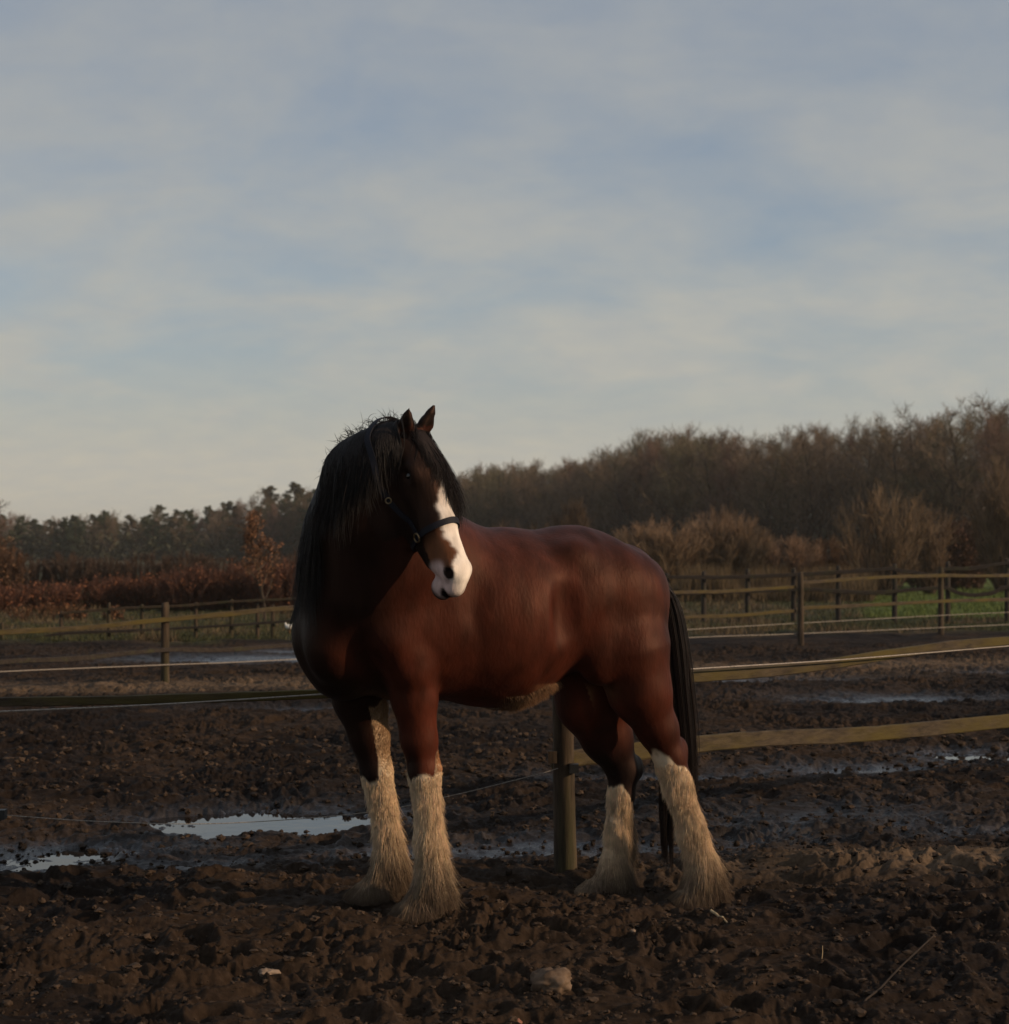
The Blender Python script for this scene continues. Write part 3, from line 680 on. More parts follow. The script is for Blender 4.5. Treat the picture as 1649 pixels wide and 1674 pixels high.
# feathers on the legs
def feather(li, n_, top_t, w_bell):
    pts = legs[li]; d_, t_, q = leg_t(BV, pts); rel = BV - q; fwd = rel @ HD
    gzv = pts[-1][0][2] - .07
    z = BV[:, 2]; zt = pts[3][0][2]
    back = -BN @ HD
    lowm = sstep(zt - .02, zt - .22, z)
    wgt = (d_ < .13) * (z < zt + (.12 * (li == 0) * (back > .2) + .32 * (li == 1) * (coat_cols[:, 1] > .06)) + .03) * (.25 + .75 * lowm + .6 * np.clip(back, 0, 1)) * (z > gzv + .02)
    wgt = wgt * (t_ > (1.0 if li == 1 else (1.9 if li == 0 else top_t)))
    wgt = wgt * (coat_cols[:, 0] > .08)
    wgt = wgt / wgt.sum(); sel = rng.choice(len(BV), n_, p=wgt)
    roots = BV[sel] + rng.normal(0, .003, (n_, 3)); nrm = BN[sel]; zz_ = z[sel]
    rel_h = np.clip((zt - zz_) / (zt - gzv), 0, 1)
    bk = np.clip(back[sel], -.2, 1)
    ln = (.050 + .085 * rel_h + .06 * bk * sstep(0, .3, rel_h)) * rng.uniform(.7, 1.3, n_)
    ln = np.minimum(ln, zz_ - gzv + .03) * (.4 + .6 * sstep(.0, .2, rel_h))
    flare = w_bell * (.06 + rel_h * 1.1 + 1.6 * sstep(.68, .95, rel_h))
    shrt = np.where(zz_ > zt - .02, .55, 1.0); ln = ln * shrt
    # clumping
    cl_n = 420; cc = rng.choice(n_, cl_n); dd = np.linalg.norm(roots[:, None] - roots[cc][None], axis=2); ci = dd.argmin(1)
    cdir = rng.normal(0, .09, (cl_n, 3)); 
    dirs = nrm * flare[:, None] + np.array([0, 0, -1.0]) * (1.15) - HD * (.25 * rel_h * (rel_h < .75))[:, None] + cdir[ci]
    pp = grow(roots, dirs, ln, 7, .13, off=.0025, jit=.03)
    # pull strand ends toward clump centre
    cen = pp[cc]; tt = np.linspace(0, 1, 7)[None, :, None]
    pp = pp * (1 - .16 * tt) + (cen[ci]) * .16 * tt
    tipz = pp[:, :, 2]
    base = np.array([.74, .54, .345])[None] * rng.uniform(.88, 1.08, (n_, 1))
    base = base * (1 + rng.normal(0, .03, (n_, 3))); upf = sstep(zt, zt + .12, zz_)[:, None]; base = base * (1 - .5 * upf) * np.array([1, .84, .7]) ** upf
    if li == 0: base = np.where((zz_ > zt + .01)[:, None], base * np.array([.75, .55, .45]), base)
    cm = rng.random(cl_n)[ci]; base = base * np.where(cm < .10, .7, 1)[:, None]
    dirt = sstep(gzv + .32, gzv + .04, tipz + rng.normal(0, .035, (n_, 1)) + fbm(roots[:, 0] * 14, roots[:, 1] * 14, 2, 1)[:, None] * .08)[:, :, None] * .9
    colr = base[:, None] * (1 - dirt) + np.array([.060, .037, .024]) * dirt
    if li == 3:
        rear_shade = (sstep(.0, -.06, (fwd[sel])) * (.9))[:, None, None]; colr = colr * (1 - rear_shade) + np.array([.05, .035, .025]) * rear_shade  # shadow on the rear of the far hind feather painted into the hair
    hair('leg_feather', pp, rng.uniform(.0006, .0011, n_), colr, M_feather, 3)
feather(0, 26000, 2.6, .36); feather(1, 25000, 2.6, .36); feather(2, 24000, 3.0, .38); feather(3, 22000, 3.0, .36)

# mane
crest = [P(640, 880, 7.60), P(600, 860, 7.56), P(574, 830, 7.48), P(558, 795, 7.42), P(570, 752, 7.36), P(596, 716, 7.30), P(632, 706, 7.25), P(656, 712, 7.22)]
def catmull(pts, n_):
    pts = np.array(pts); P_ = np.vstack([2 * pts[0] - pts[1], pts, 2 * pts[-1] - pts[-2]]); out_ = []
    tt = np.linspace(0, len(pts) - 1 - 1e-6, n_); i = tt.astype(int); f = (tt - i)[:, None]
    p0, p1, p2, p3 = P_[i], P_[i + 1], P_[i + 2], P_[i + 3]
    return .5 * ((2 * p1) + (-p0 + p2) * f + (2 * p0 - 5 * p1 + 4 * p2 - p3) * f ** 2 + (-p0 + 3 * p1 - 3 * p2 + p3) * f ** 3)
def blackhair(n_, br=1.0):
    t_ = rng.random((n_, 1)); return (np.array([.0065, .005, .0048]) * (1 - t_ * .5) + np.array([.022, .012, .008]) * t_ * .5) * br
nm = 9000
cr = catmull(crest, 400); cr = snap(cr, .0); ti = rng.random(nm) ** .9; ri = cr[(ti * 399).astype(int)] + rng.normal(0, .016, (nm, 3)); ri = snap(ri, .0, 3)
ncl = 130; ccl = np.sort(rng.random(ncl)); lab = np.abs(ti[:, None] - ccl[None]).argmin(1)
side = np.where(rng.random(ncl) < .62, -1., 1.)                 # which side of the neck each lock falls on
outn = grad(ri)
lockdir = rng.normal(0, .13, (ncl, 3))
tow = np.array([.25, -.85, .0]); away = np.array([.12, .5, -.3])
sd2 = np.where(side[lab][:, None] < 0, tow[None], away[None])
dirs = sd2 * .7 + lockdir[lab] + np.array([0, 0, -.05]); dirs[:, 0] = np.maximum(dirs[:, 0], .03)
ln = np.interp(ti, [0, .3, .6, .85, 1], [.50, .64, .58, .38, .26]) * rng.uniform(.75, 1.15, nm) * rng.uniform(.8, 1.15, ncl)[lab]
mp_ = grow(ri, dirs, ln, 13, .55, off=.010, jit=.02)
first = np.array([np.where(lab == i)[0][0] if (lab == i).any() else 0 for i in range(ncl)])
tt = np.linspace(0, 1, 13)[None, :, None]; mp_ = mp_ * (1 - .55 * tt) + mp_[first][lab] * .55 * tt
mp_ += np.sin(tt * 9 + lab[:, None, None]) * .006 * tt
hair('mane', mp_, rng.uniform(.0011, .0022, nm), blackhair(nm), M_mane)
# short flyaway hairs standing up along the crest
nf_ = 230; ti = rng.uniform(.45, 1, nf_); ri = cr[(ti * 399).astype(int)] + rng.normal(0, .01, (nf_, 3))
fp = grow(ri, grad(ri) * .5 + np.array([-.35, 0, .45]) + rng.normal(0, .35, (nf_, 3)), rng.uniform(.02, .080, nf_), 7, .12, jit=.09)
hair('crest_hair', fp, rng.uniform(.0008, .0014, nf_), blackhair(nf_), M_mane)
# forelock
nq = 2600; ri = Hd(0, 0, 0) + A * rng.uniform(-.01, .05, (nq, 1)) + NV * .06 + WR * rng.normal(-.005, .022, (nq, 1)); ri = snap(ri)
lk = 16; lo_ = np.linspace(-1, 1, lk); lb = rng.integers(0, lk, nq)
dirs = NV * .35 + A * 1.0 + WR * (lo_[lb] * .42 - .04)[:, None] + rng.normal(0, .05, (nq, 3))
ln = rng.uniform(.16, .27, nq) * np.interp(lo_[lb], [-1, -.3, 0, 1], [1.7, 1.2, .8, .9])
pp = grow(ri, dirs, ln, 12, .16, off=.008, jit=.015)
fi = np.array([np.where(lb == i)[0][0] for i in range(lk)]); tt = np.linspace(0, 1, 12)[None, :, None]; pp = pp * (1 - .6 * tt) + pp[fi][lb] * .6 * tt
hair('forelock', pp, rng.uniform(.0010, .0018, nq), blackhair(nq, 1.5), M_mane)
# tail
nt_ = 4200
tg = catmull([J(1078, 925, 0), J(1101, 965, 0), J(1112, 1040, 0), J(1124, 1130, .0), J(1132, 1220, .0), J(1120, 1320, 0), J(1100, 1425, 0)], 24)
lock = 34; lb = rng.integers(0, lock, nt_)
ang = rng.random((lock, 1)) * 6.28; rad = np.sqrt(rng.random((lock, 1)))
ox = (np.cos(ang) * rad); oy = (np.sin(ang) * rad)
spread = np.interp(np.linspace(0, 1, 24), [0, .1, .35, .7, 1], [.014, .024, .044, .052, .036])[None, :, None]
lsh = ox[lb][:, None] * HD * 1.0 + oy[lb][:, None] * LF * 1.0
ind = rng.normal(0, .011, (nt_, 1, 3)) * np.interp(np.linspace(0, 1, 24), [0, .6, 1], [1, 1, .5])[None, :, None]
wav = np.sin(np.linspace(0, 5, 24)[None, :] + lb[:, None] * 1.7)[:, :, None] * .008 * np.linspace(0, 1, 24)[None, :, None] * HD
tp = tg[None] + lsh.reshape(nt_, 1, 3) * spread + ind + wav
tgB = catmull([J(1070, 955, 0), J(1091, 985, 0), J(1102, 1050, 0), J(1106, 1130, .0), J(1098, 1220, -.02), J(1090, 1320, -.02), J(1092, 1425, 0)], 24)
tgA = catmull([J(1070, 955, 0), J(1091, 985, 0), J(1103, 1050, 0), J(1111, 1130, .0), J(1118, 1200, .0), J(1123, 1260, 0), J(1128, 1325, 0)], 24)
sB = (rng.random(lock) < .58)[lb]; shrink = np.where(sB[:, None, None], 1 - .12 * np.linspace(0, 1, 24)[None, :, None] ** 2, 1)
tp = np.where(sB[:, None, None], tgB[None] + (tp - tg[None]) * shrink * .8, tgA[None] + (tp - tg[None]))
lend = np.clip(rng.uniform(.80, 1, lock)[lb] * rng.uniform(.85, 1.02, nt_), .4, 1)
s_i = lend[:, None] * np.linspace(0, 1, 20)[None] * 23; i0 = np.minimum(s_i.astype(int), 22); f_ = (s_i - i0)[..., None]
ar = np.arange(nt_)[:, None]; tp = tp[ar, i0] * (1 - f_) + tp[ar, i0 + 1] * f_
hair('tail', tp, rng.uniform(.0016, .0030, nt_), blackhair(nt_, 1.9), M_mane)
# belly and chin fringe
bx = (BV - C0) @ HD; bm = (BV[:, 2] > .74) & (BV[:, 2] < 1.0) & (BN[:, 2] < -.5) & (bx < -.40) & (bx > -.80) & ((BN @ LF) > -.1) & ((BN @ LF) < .6) & (((BV - C0) @ LF) > -.05)
if bm.sum() > 50:
    sel = rng.choice(np.where(bm)[0], 2600)
    pp = grow(BV[sel], BN[sel] * .6 + HD * -.3 + np.array([0, 0, -.8]), rng.uniform(.012, .045, 2600) * sstep(-.36, -.58, bx[sel]), 5, .1, jit=.10)
    hair('belly_hair', pp, np.full(2600, .0010), (np.array([.30, .165, .085])[None] * rng.uniform(.45, 1.1, (2600, 1))) * (.35 + .65 * sstep(-.40, -.66, bx[sel]))[:, None], M_feather)

# --- halter
def strap(name, ctrl, parent, width=.024, n_=50, off=.007):
    c = catmull(ctrl, n_); c = snap(c, off, 6); c = (np.vstack([c[:1], (c[:-2] + c[1:-1] * 2 + c[2:]) / 4, c[-1:]]))
    nn = grad(c); t_ = np.gradient(c, axis=0); t_ /= np.linalg.norm(t_, axis=1, keepdims=True); s_ = np.cross(nn, t_); s_ /= np.linalg.norm(s_, axis=1, keepdims=True)
    ring = []
    for a_, b2 in ((-1, -.4), (1, -.4), (1, .5), (-1, .5)): ring.append(c + s_ * width / 2 * a_ + nn * .005 * b2)
    V_ = np.stack(ring, 1); ix = np.arange(n_ * 4).reshape(n_, 4)
    F_ = np.concatenate([np.stack([ix[:-1, i], ix[:-1, (i + 1) % 4], ix[1:, (i + 1) % 4], ix[1:, i]], -1) for i in range(4)])
    return mkmesh(name, V_.reshape(-1, 3) - HB1, F_, M_strap, parent, smooth=False)
HB1 = Hd(.45, 0, 0)
halter = empty('halter', 'dark navy webbing halter with brass rings on the bay horse\'s head', 'halter', HB1)
ringR = Hd(.43, -.070, .075); ringL = Hd(.43, -.070, -.075)
strap('noseband', [ringR, Hd(.425, -.02, .09), Hd(.42, .05, .06), Hd(.415, .09, 0), Hd(.42, .05, -.06), Hd(.425, -.02, -.09), ringL], halter, .026)
strap('chin_strap', [ringR, Hd(.44, -.12, .06), Hd(.445, -.16, 0), Hd(.44, -.12, -.06), ringL], halter, .022)
throatR = Hd(.24, -.115, .11)
for s in (1, -1):
    strap('cheek_strap', [Hd(.43, -.070, .075 * s), Hd(.36, -.085, .10 * s), Hd(.30, -.10, .11 * s), Hd(.24, -.115, .12 * s)], halter, .022)
strap('crown_strap', [Hd(.24, -.115, .12), Hd(.16, -.12, .14), Hd(.08, -.10, .14), Hd(.0, -.09, .12), Hd(-.08, -.07, .06), Hd(-.10, -.06, 0), Hd(-.08, -.07, -.06), Hd(.0, -.09, -.12), Hd(.12, -.115, -.14), Hd(.24, -.115, -.12)], halter, .026, 90, np.interp(np.linspace(0, 1, 90), [0, .12, .88, 1], [.007, .026, .026, .007]))
def torus(c, nrm, R1, r1, parent, name):
    nrm = nrm / np.linalg.norm(nrm); a_ = np.cross(nrm, [0.1, .2, 1]); a_ /= np.linalg.norm(a_); b2 = np.cross(nrm, a_)
    u_ = np.linspace(0, 2 * math.pi, 17)[:-1]; v_ = np.linspace(0, 2 * math.pi, 7)[:-1]
    V_ = np.array([c + (a_ * math.cos(x) + b2 * math.sin(x)) * (R1 + r1 * math.cos(y)) + nrm * r1 * math.sin(y) for x in u_ for y in v_])
    ix = np.arange(96).reshape(16, 6); F_ = np.stack([ix, np.roll(ix, -1, 1), np.roll(np.roll(ix, -1, 1), -1, 0), np.roll(ix, -1, 0)], -1).reshape(-1, 4)
    mkmesh(name, V_ - HB1, F_, M_metal, parent, smooth=True)
for s in (1, -1):
    c = snap(Hd(.43, -.070, .075 * s)[None], .012)[0]; torus(c, grad(c[None])[0], .019, .004, halter, 'ring')
    c = snap(Hd(.24, -.115, .12 * s)[None], .012)[0]; torus(c, grad(c[None])[0], .012, .003, halter, 'buckle')
# ------------------------------------------------------------------ fences
def lathe_post(x, y, z0, z1, r, parent, base, name='post', mat=None, seed=0, lean=(0, 0)):
    rg = np.random.default_rng(seed); nz_, k = 16, 14; zs = np.linspace(z0, z1, nz_); V_ = []
    ph = rg.random(4) * 6
    for i, z in enumerate(zs):
        tt = (z - z0) / (z1 - z0); rr_ = r * (1.08 - .13 * tt) * (1 + rg.normal(0, .012)); 
        if i == nz_ - 1: rr_ *= .80
        for j in range(k):
            a_ = 2 * math.pi * j / k; q = rr_ * (1 + .05 * math.sin(2 * a_ + ph[0] + z) + .04 * math.sin(3 * a_ + ph[1] - z * 3) + rg.normal(0, .012))
            V_.append([x + q * math.cos(a_) + lean[0] * tt, y + q * math.sin(a_) + lean[1] * tt, z - (0 if i < nz_ - 1 else -.008 * math.cos(a_))])
    ix = np.arange(nz_ * k).reshape(nz_, k); F_ = np.stack([ix[:-1], np.roll(ix[:-1], -1, 1), np.roll(ix[1:], -1, 1), ix[1:]], -1).reshape(-1, 4)
    V_.append([x + lean[0], y + lean[1], z1 + .006]); c = len(V_) - 1
    cap = np.array([[ix[-1, j], ix[-1, (j + 1) % k], c] for j in range(k)])
    return mkmesh(name, np.array(V_) - base, [F_, cap], mat or M_post, parent, smooth=True)
def rail_mesh(ctrl, hh, tt, parent, base, name='rail', mat=None, seed=0, n_=60, wav=.12):
    rg = np.random.default_rng(seed); c = catmull(ctrl, n_); t_ = np.gradient(c, axis=0); t_ /= np.linalg.norm(t_, axis=1, keepdims=True)
    s_ = np.cross(t_, UP); s_ /= np.linalg.norm(s_, axis=1, keepdims=True); u_ = np.cross(s_, t_)
    l_ = np.linspace(0, 20, n_); wv_ = fbm(l_ * .5 + seed * 3.3, l_ * 0 + seed, 4, 1) * wav * 2; wv2 = fbm(l_ * .5 + seed * 5.3, l_ * 0 + 9 + seed, 4, 2) * wav * 2
    ring = []
    for a_, b_ in ((-.5, -.42), (-.3, -.5), (.3, -.5), (.5, -.42), (.5, .42), (.3, .5), (-.3, .5), (-.5, .42)):
        hgt = hh * (b_ * (1 + wv_) if b_ > 0 else b_ * (1 + wv2)); ring.append(c + u_ * hgt[:, None] + s_ * tt * a_ + rg.normal(0, hh * .012, (n_, 3)))
    V_ = np.stack(ring, 1); ix = np.arange(n_ * 8).reshape(n_, 8)
    F_ = np.stack([ix[:-1], ix[1:], np.roll(ix[1:], -1, 1), np.roll(ix[:-1], -1, 1)], -1).reshape(-1, 4)
    return mkmesh(name, V_.reshape(-1, 3) - base, [F_, ix[[0]], ix[[-1], ::-1]], mat or M_rail, parent, smooth=False)
def rope_mesh(ctrl, r, parent, base, name='rope', n_=80, mat=None):
    c = catmull(ctrl, n_); V_, F_ = polytubes(c[None], np.full((1, n_), r), 6); return mkmesh(name, V_ - base, F_, mat or M_rope, parent, smooth=True)
def box_(c, sx, sy, sz):
    c = np.array(c); V_ = np.array([[x, y, z] for x in (-1, 1) for y in (-1, 1) for z in (-1, 1)]) * np.array([sx, sy, sz]) / 2 + c
    return V_, np.array([[0, 1, 3, 2], [4, 6, 7, 5], [0, 4, 5, 1], [2, 3, 7, 6], [0, 2, 6, 4], [1, 5, 7, 3]])

FA = np.array([-2.46, 8.3]); FB = np.array([.31, 8.6]); FDIR = np.array([.73, .685])
def dR(px): k = (px - CX) / F; return 8.6 + .685 * ((k * 8.6) - .31) / (.73 - .685 * k)
def dL(px):
    k = (px - CX) / F; s_ = (k * 8.3 + 2.46) / (2.77 - k * .3); return 8.3 + .3 * s_
b1 = np.array([.31, 8.6, gzs(.31, 8.6)])
near = empty('paddock_fence', 'near wooden paddock fence with white rope running behind the bay horse', 'fence', b1)
lathe_post(.31, 8.6, -.12, .985, .054, near, b1, seed=1, lean=(-.02, 0))
lathe_post(-2.515, 8.3, -.15, .92, .055, near, b1, seed=2)
pr = FB + FDIR * 4.55; lathe_post(pr[0], pr[1], -.1, 1.0, .055, near, b1, seed=3)
def q1(lst, fn, off): return [P(a, b_, fn(a) + off) for a, b_ in lst]
rail_mesh(q1([(-60, 1148), (90, 1146), (250, 1143), (420, 1138), (620, 1131), (800, 1121), (925, 1113)], dL, .06), .045, .035, near, b1, seed=4)
rail_mesh(q1([(925, 1112), (1060, 1106), (1150, 1105), (1300, 1093), (1450, 1070), (1560, 1055), (1649, 1047), (1720, 1040)], dR, .07), .062, .035, near, b1, seed=5)
rail_mesh(q1([(905, 1243), (1000, 1232), (1145, 1216), (1260, 1207), (1380, 1203), (1500, 1193), (1649, 1178), (1720, 1172)], dR, .07), .092, .035, near, b1, seed=6, wav=.09)
rope_mesh(q1([(-60, 1166), (0, 1163), (250, 1152), (525, 1135), (925, 1108)], dL, -.06), .0045, near, b1)
rope_mesh(q1([(925, 1108), (1125, 1094), (1380, 1078), (1649, 1056), (1700, 1052)], dR, -.06), .0045, near, b1)
rope_mesh(q1([(-4, 1331), (30, 1334), (170, 1343), (360, 1346), (600, 1328), (740, 1300), (870, 1268), (912, 1256)], dL, -.055), .0022, near, b1, 'wire')
for c in (P(2, 1331, dL(0) - .06), P(903, 1237, 8.58), P(938, 1256, 8.53)):
    V_, F_ = box_(c, .045, .05, .045 if c[0] < -1 or c[0] > .33 else .06); mkmesh('insulator', V_ - b1, F_, M_black if c[0] < -1 or c[0] > .33 else M_post, near)

def fence(name, label, posts, rails, ropes, top, rad=.06, matp=None):
    b_ = np.array([posts[0][0], posts[0][1], 0]); o = empty(name, label, 'fence', b_)
    for i, p in enumerate(posts): lathe_post(p[0], p[1], gzs(*p[:2]) - .1, p[2] if len(p) > 2 else top, rad, o, b_, seed=int(abs(p[0] * 10)) + i, mat=matp)
    for i, (ct, hh, mt) in enumerate(rails): rail_mesh(ct, hh, .04, o, b_, seed=i + 11 + int(abs(posts[0][0] * 3)), mat=mt, wav=.2)
    for ct, rr_ in ropes: rope_mesh(ct, rr_, o, b_, n_=40)
    return o
P0_, P1_ = np.array([-4.06, 20.5]), np.array([8.1, 31.8])
dd_ = (P1_ - P0_)
def d5(px): k = (px - CX) / F; return 20.5 + dd_[1] * ((k * 20.5) + 4.06) / (dd_[0] - dd_[1] * k)
def q5(lst, off=-.09): return [P(a, b_, d5(a) + off) for a, b_ in lst]
mp = [(-4.06, 20.5, 1.6 - 85 / 2800 * 20.5), (-1.05, 23.2, 1.05), (1.95, 26.0, 1.15), (4.96, 28.7, 1.6 - 36 / 2800 * 28.7), (8.1, 31.8, 1.6 - 27 / 2800 * 31.8), (11.2, 34.8, 1.3), (-7.1, 17.7, 1.05)]
fence('middle_fence', 'second fence of mossy rails crossing the mud behind the horse', mp,
      [(q5([(-150, 1050), (0, 1034), (130, 1027), (265, 1013), (380, 1003), (480, 994), (700, 985), (900, 978)]), .060, M_rail),
       (q5([(900, 978), (1094, 969), (1200, 966), (1300, 959)]), .055, M_rail), (q5([(1308, 953), (1400, 946), (1522, 941), (1640, 941), (1760, 935)]), .06, M_rail),
       (q5([(900, 1020), (1104, 1009), (1200, 1006), (1300, 998)]), .055, M_rail), (q5([(1310, 994), (1420, 989), (1533, 983), (1646, 980), (1760, 975)]), .06, M_rail),
       (q5([(-150, 1096), (9, 1081), (120, 1077), (261, 1063), (370, 1062), (485, 1054), (700, 1045)]), .06, M_rail_dark)],
      [(q5([(-150, 1108), (0, 1098), (264, 1087), (497, 1077), (1112, 1043), (1300, 1036), (1646, 1021), (1760, 1015)], -.1), .0065),
       (q5([(900, 1044), (1112, 1030), (1300, 1019), (1537, 1006), (1646, 1001), (1760, 996)], -.1), .006)], 1.2, .052)
def qd(lst, d): return [P(a, b_, d) for a, b_ in lst]
D4 = 38.0
p4 = [((a - CX) / F * D4, D4, 1.6 - (b_ - HY) / F * D4) for a, b_ in ((1090, 937), (1150, 934), (1222, 930), (1297, 929), (1370, 925), (1462, 922), (1549, 918), (1646, 913), (1740, 913))]
fence('far_dark_fence', 'dark unpainted fence with bowed rails in front of the green field', p4,
      [(qd([(1000, 945), (1086, 943), (1180, 944), (1297, 940), (1380, 935), (1462, 929)], D4 - .1), .085, M_rail_dark), (qd([(1462, 931), (1500, 937), (1522, 940), (1549, 930), (1590, 929), (1646, 921), (1740, 918)], D4 - .1), .085, M_rail_dark),
       (qd([(1000, 972), (1090, 970), (1200, 968), (1311, 963), (1370, 967), (1431, 969), (1490, 964), (1549, 960)], D4 - .1), .085, M_rail_dark),
       (qd([(1549, 962), (1570, 970), (1595, 973), (1625, 968), (1646, 960), (1740, 955)], D4 - .1), .085, M_rail_dark)], [], 1.2, .055, M_rail_dark)
D3 = 31.0
p3 = [((a - CX) / F * D3, D3, 1.6 - (b_ - HY) / F * D3) for a, b_ in ((3, 1018), (100, 1000), (178, 985), (232, 988), (320, 985), (378, 980), (421, 985), (446, 988), (500, 980))]
fence('far_grey_fence', 'low weathered grey fence in front of the red brown hedge', p3,
      [(qd([(100, 1003), (178, 996), (224, 993), (300, 990), (373, 984), (450, 980), (520, 976)], D3 - .08), .045, M_post),
       (qd([(0, 1052), (55, 1043), (110, 1035), (232, 1030), (378, 1022), (520, 1012)], D3 - .08), .05, M_rail_dark)], [], .8, .035)

# ------------------------------------------------------------------ trees and shrubs
def branchy(rg, height, r0, spread=.5, limbs=16, sub=6, twigs=7, start=.25, up=.6, twig_len=.9, twig_r=.011, ssub=2, lean=0):
    T = []; TW = []                                   # (p0,p1,r0,r1)
    n_ = 9; p = np.array([0, 0, -.2]); pts = [p]; d_ = np.array([lean * rg.normal(), lean * rg.normal(), 1.])
    for i in range(n_):
        d_ = d_ + np.array([rg.normal(0, .09), rg.normal(0, .09), .1]); d_ /= np.linalg.norm(d_); p = p + d_ * (height * .88 / n_); pts.append(p)
    pts = np.array(pts); rs = r0 * np.linspace(1, .16, n_ + 1)
    for i in range(n_): T.append((pts[i], pts[i + 1], rs[i], rs[i + 1]))
    def path(p, d_, ln, r_a, r_b, ns, bend, upb, store):
        out_ = [p]
        for i in range(ns):
            d_ = d_ + rg.normal(0, bend, 3) + np.array([0, 0, upb]); d_ = d_ / np.linalg.norm(d_); q = p + d_ * ln / ns
            ra = r_a + (r_b - r_a) * i / ns; rb = r_a + (r_b - r_a) * (i + 1) / ns; store.append((p, q, ra, rb)); p = q; out_.append(p)
        return np.array(out_), d_
    for a in range(limbs):
        t_ = start + (1 - start) * (a + rg.random()) / limbs; i = min(int(t_ * n_), n_ - 1); p = pts[i] + (pts[i + 1] - pts[i]) * (t_ * n_ - i)
        an = a * 2.4 + rg.normal(0, .4); ln = height * spread * (1.05 - .72 * (t_ - start) / (1 - start)) * rg.uniform(.7, 1.1)
        d_ = np.array([math.cos(an), math.sin(an), up * rg.uniform(.6, 1.6)]); rl = max(rs[i] * .42, .02)
        lp, _ = path(p, d_ / np.linalg.norm(d_), ln, rl, rl * .3, 5, .16, .07, T)
        for b_ in range(sub):
            tt = .25 + .75 * (b_ + rg.random()) / sub; j = min(int(tt * 5), 4); p2 = lp[j] + (lp[j + 1] - lp[j]) * (tt * 5 - j)
            d2 = (lp[j + 1] - lp[j]) / ln * 5 + rg.normal(0, .75, 3) + np.array([0, 0, .25]); d2 /= np.linalg.norm(d2)
            l2 = ln * .42 * rg.uniform(.5, 1.1)
            sp, _ = path(p2, d2, l2, rl * .34, rl * .12, 3, .2, .08, TW)
            for c in range(twigs):
                t3 = rg.random(); j3 = min(int(t3 * 3), 2); p3_ = sp[j3] + (sp[j3 + 1] - sp[j3]) * (t3 * 3 - j3)
                d3 = (sp[j3 + 1] - sp[j3]) / l2 * 3 + rg.normal(0, .7, 3) + np.array([0, 0, .3]); d3 /= np.linalg.norm(d3)
                tp_, _ = path(p3_, d3, twig_len * rg.uniform(.4, 1.1), twig_r, twig_r * .5, 2, .2, .05, TW)
                for e_ in range(ssub):
                    d4 = d3 + rg.normal(0, .6, 3) + np.array([0, 0, .2]); d4 /= np.linalg.norm(d4)
                    path(tp_[1], d4, twig_len * .5 * rg.uniform(.4, 1.1), twig_r * .7, twig_r * .4, 1, .1, 0, TW)
    return T, TW
def segs_mesh(name, S, k, mat, parent=None, colr=None):
    a = np.array([s_[0] for s_ in S]); b_ = np.array([s_[1] for s_ in S]); V_, F_ = tubes(a, b_, np.array([s_[2] for s_ in S]), np.array([s_[3] for s_ in S]), k)
    cc = None if colr is None else np.repeat(np.broadcast_to(colr, (len(S), 3)), 2 * k, axis=0)
    return mkmesh(name, V_, F_, mat, parent, cols=cc)
def leaf_quads(cen, size, rg):
    n_ = len(cen); a = rg.normal(0, 1, (n_, 3)); a /= np.linalg.norm(a, axis=1, keepdims=True); b_ = np.cross(a, rg.normal(0, 1, (n_, 3))); b_ /= np.linalg.norm(b_, axis=1, keepdims=True)
    s_ = (size * rg.uniform(.6, 1.3, n_))[:, None]; V_ = np.stack([cen - a * s_, cen + b_ * s_ * .6, cen + a * s_, cen - b_ * s_ * .6], 1).reshape(-1, 3)
    return V_, np.arange(n_ * 4).reshape(n_, 4)
def decid(seed, height, hue, **kw):
    rg = np.random.default_rng(seed); o = empty('bare_tree', 'leafless brown tree', 'tree'); T, TW = branchy(rg, height, height * .018, **kw)
    segs_mesh('trunk', T, 5, M_bark, o); cc = np.array(hue)[None] * rg.uniform(.6, 1.35, (len(TW), 1)); segs_mesh('crown', TW, 3, M_twig, o, cc); return o
def conifer(seed, height, hue):
    rg = np.random.default_rng(seed); o = empty('pine_tree', 'green pine', 'tree'); T = [(np.array([0, 0, -.2]), np.array([rg.normal(0, .15), rg.normal(0, .15), height * .95]), height * .022, .03)]; cen = []
    nb = 60; leanv = T[0][1]
    for i in range(nb):
        t_ = .18 + .82 * (i + rg.random()) / nb; p = leanv * t_; an = rg.random() * 6.28; ln = height * (.34 * (1 - t_) ** .62 + .025) * rg.uniform(.55, 1.15)
        e_ = p + np.array([math.cos(an) * ln, math.sin(an) * ln, ln * rg.uniform(-.1, .45)]); T.append((p, e_, .035, .012))
        nc_ = max(int(ln / .22), 2)
        for j in range(nc_):
            q = p + (e_ - p) * (.3 + .75 * (j + rg.random()) / nc_); m_ = 44; cen.append(q + rg.normal(0, 1, (m_, 3)) * np.array([.26, .26, .17]) * (.35 + .65 * (1 - t_)))
    segs_mesh('trunk', T, 5, M_bark, o); cen = np.concatenate(cen); V_, F_ = leaf_quads(cen, .105, rg)
    cc = np.array(hue)[None] * np.repeat(rg.uniform(.6, 1.4, (len(cen) // 44, 1)), 44, 0); mkmesh('crown', V_, F_, M_leaf, o, cols=np.repeat(cc, 4, 0)); return o
def put(o, x, y, s_, rz, first, label, group=None):
    c = o if first else copy_tree(o); c.location = (x, y, gzs(x, y) if y < 60 else 0.0); c.scale = (s_, s_, s_ ); c.rotation_euler = (0, 0, rz); c['label'] = label
    if group: c['group'] = group
    elif 'group' in c: del c['group']
    return c
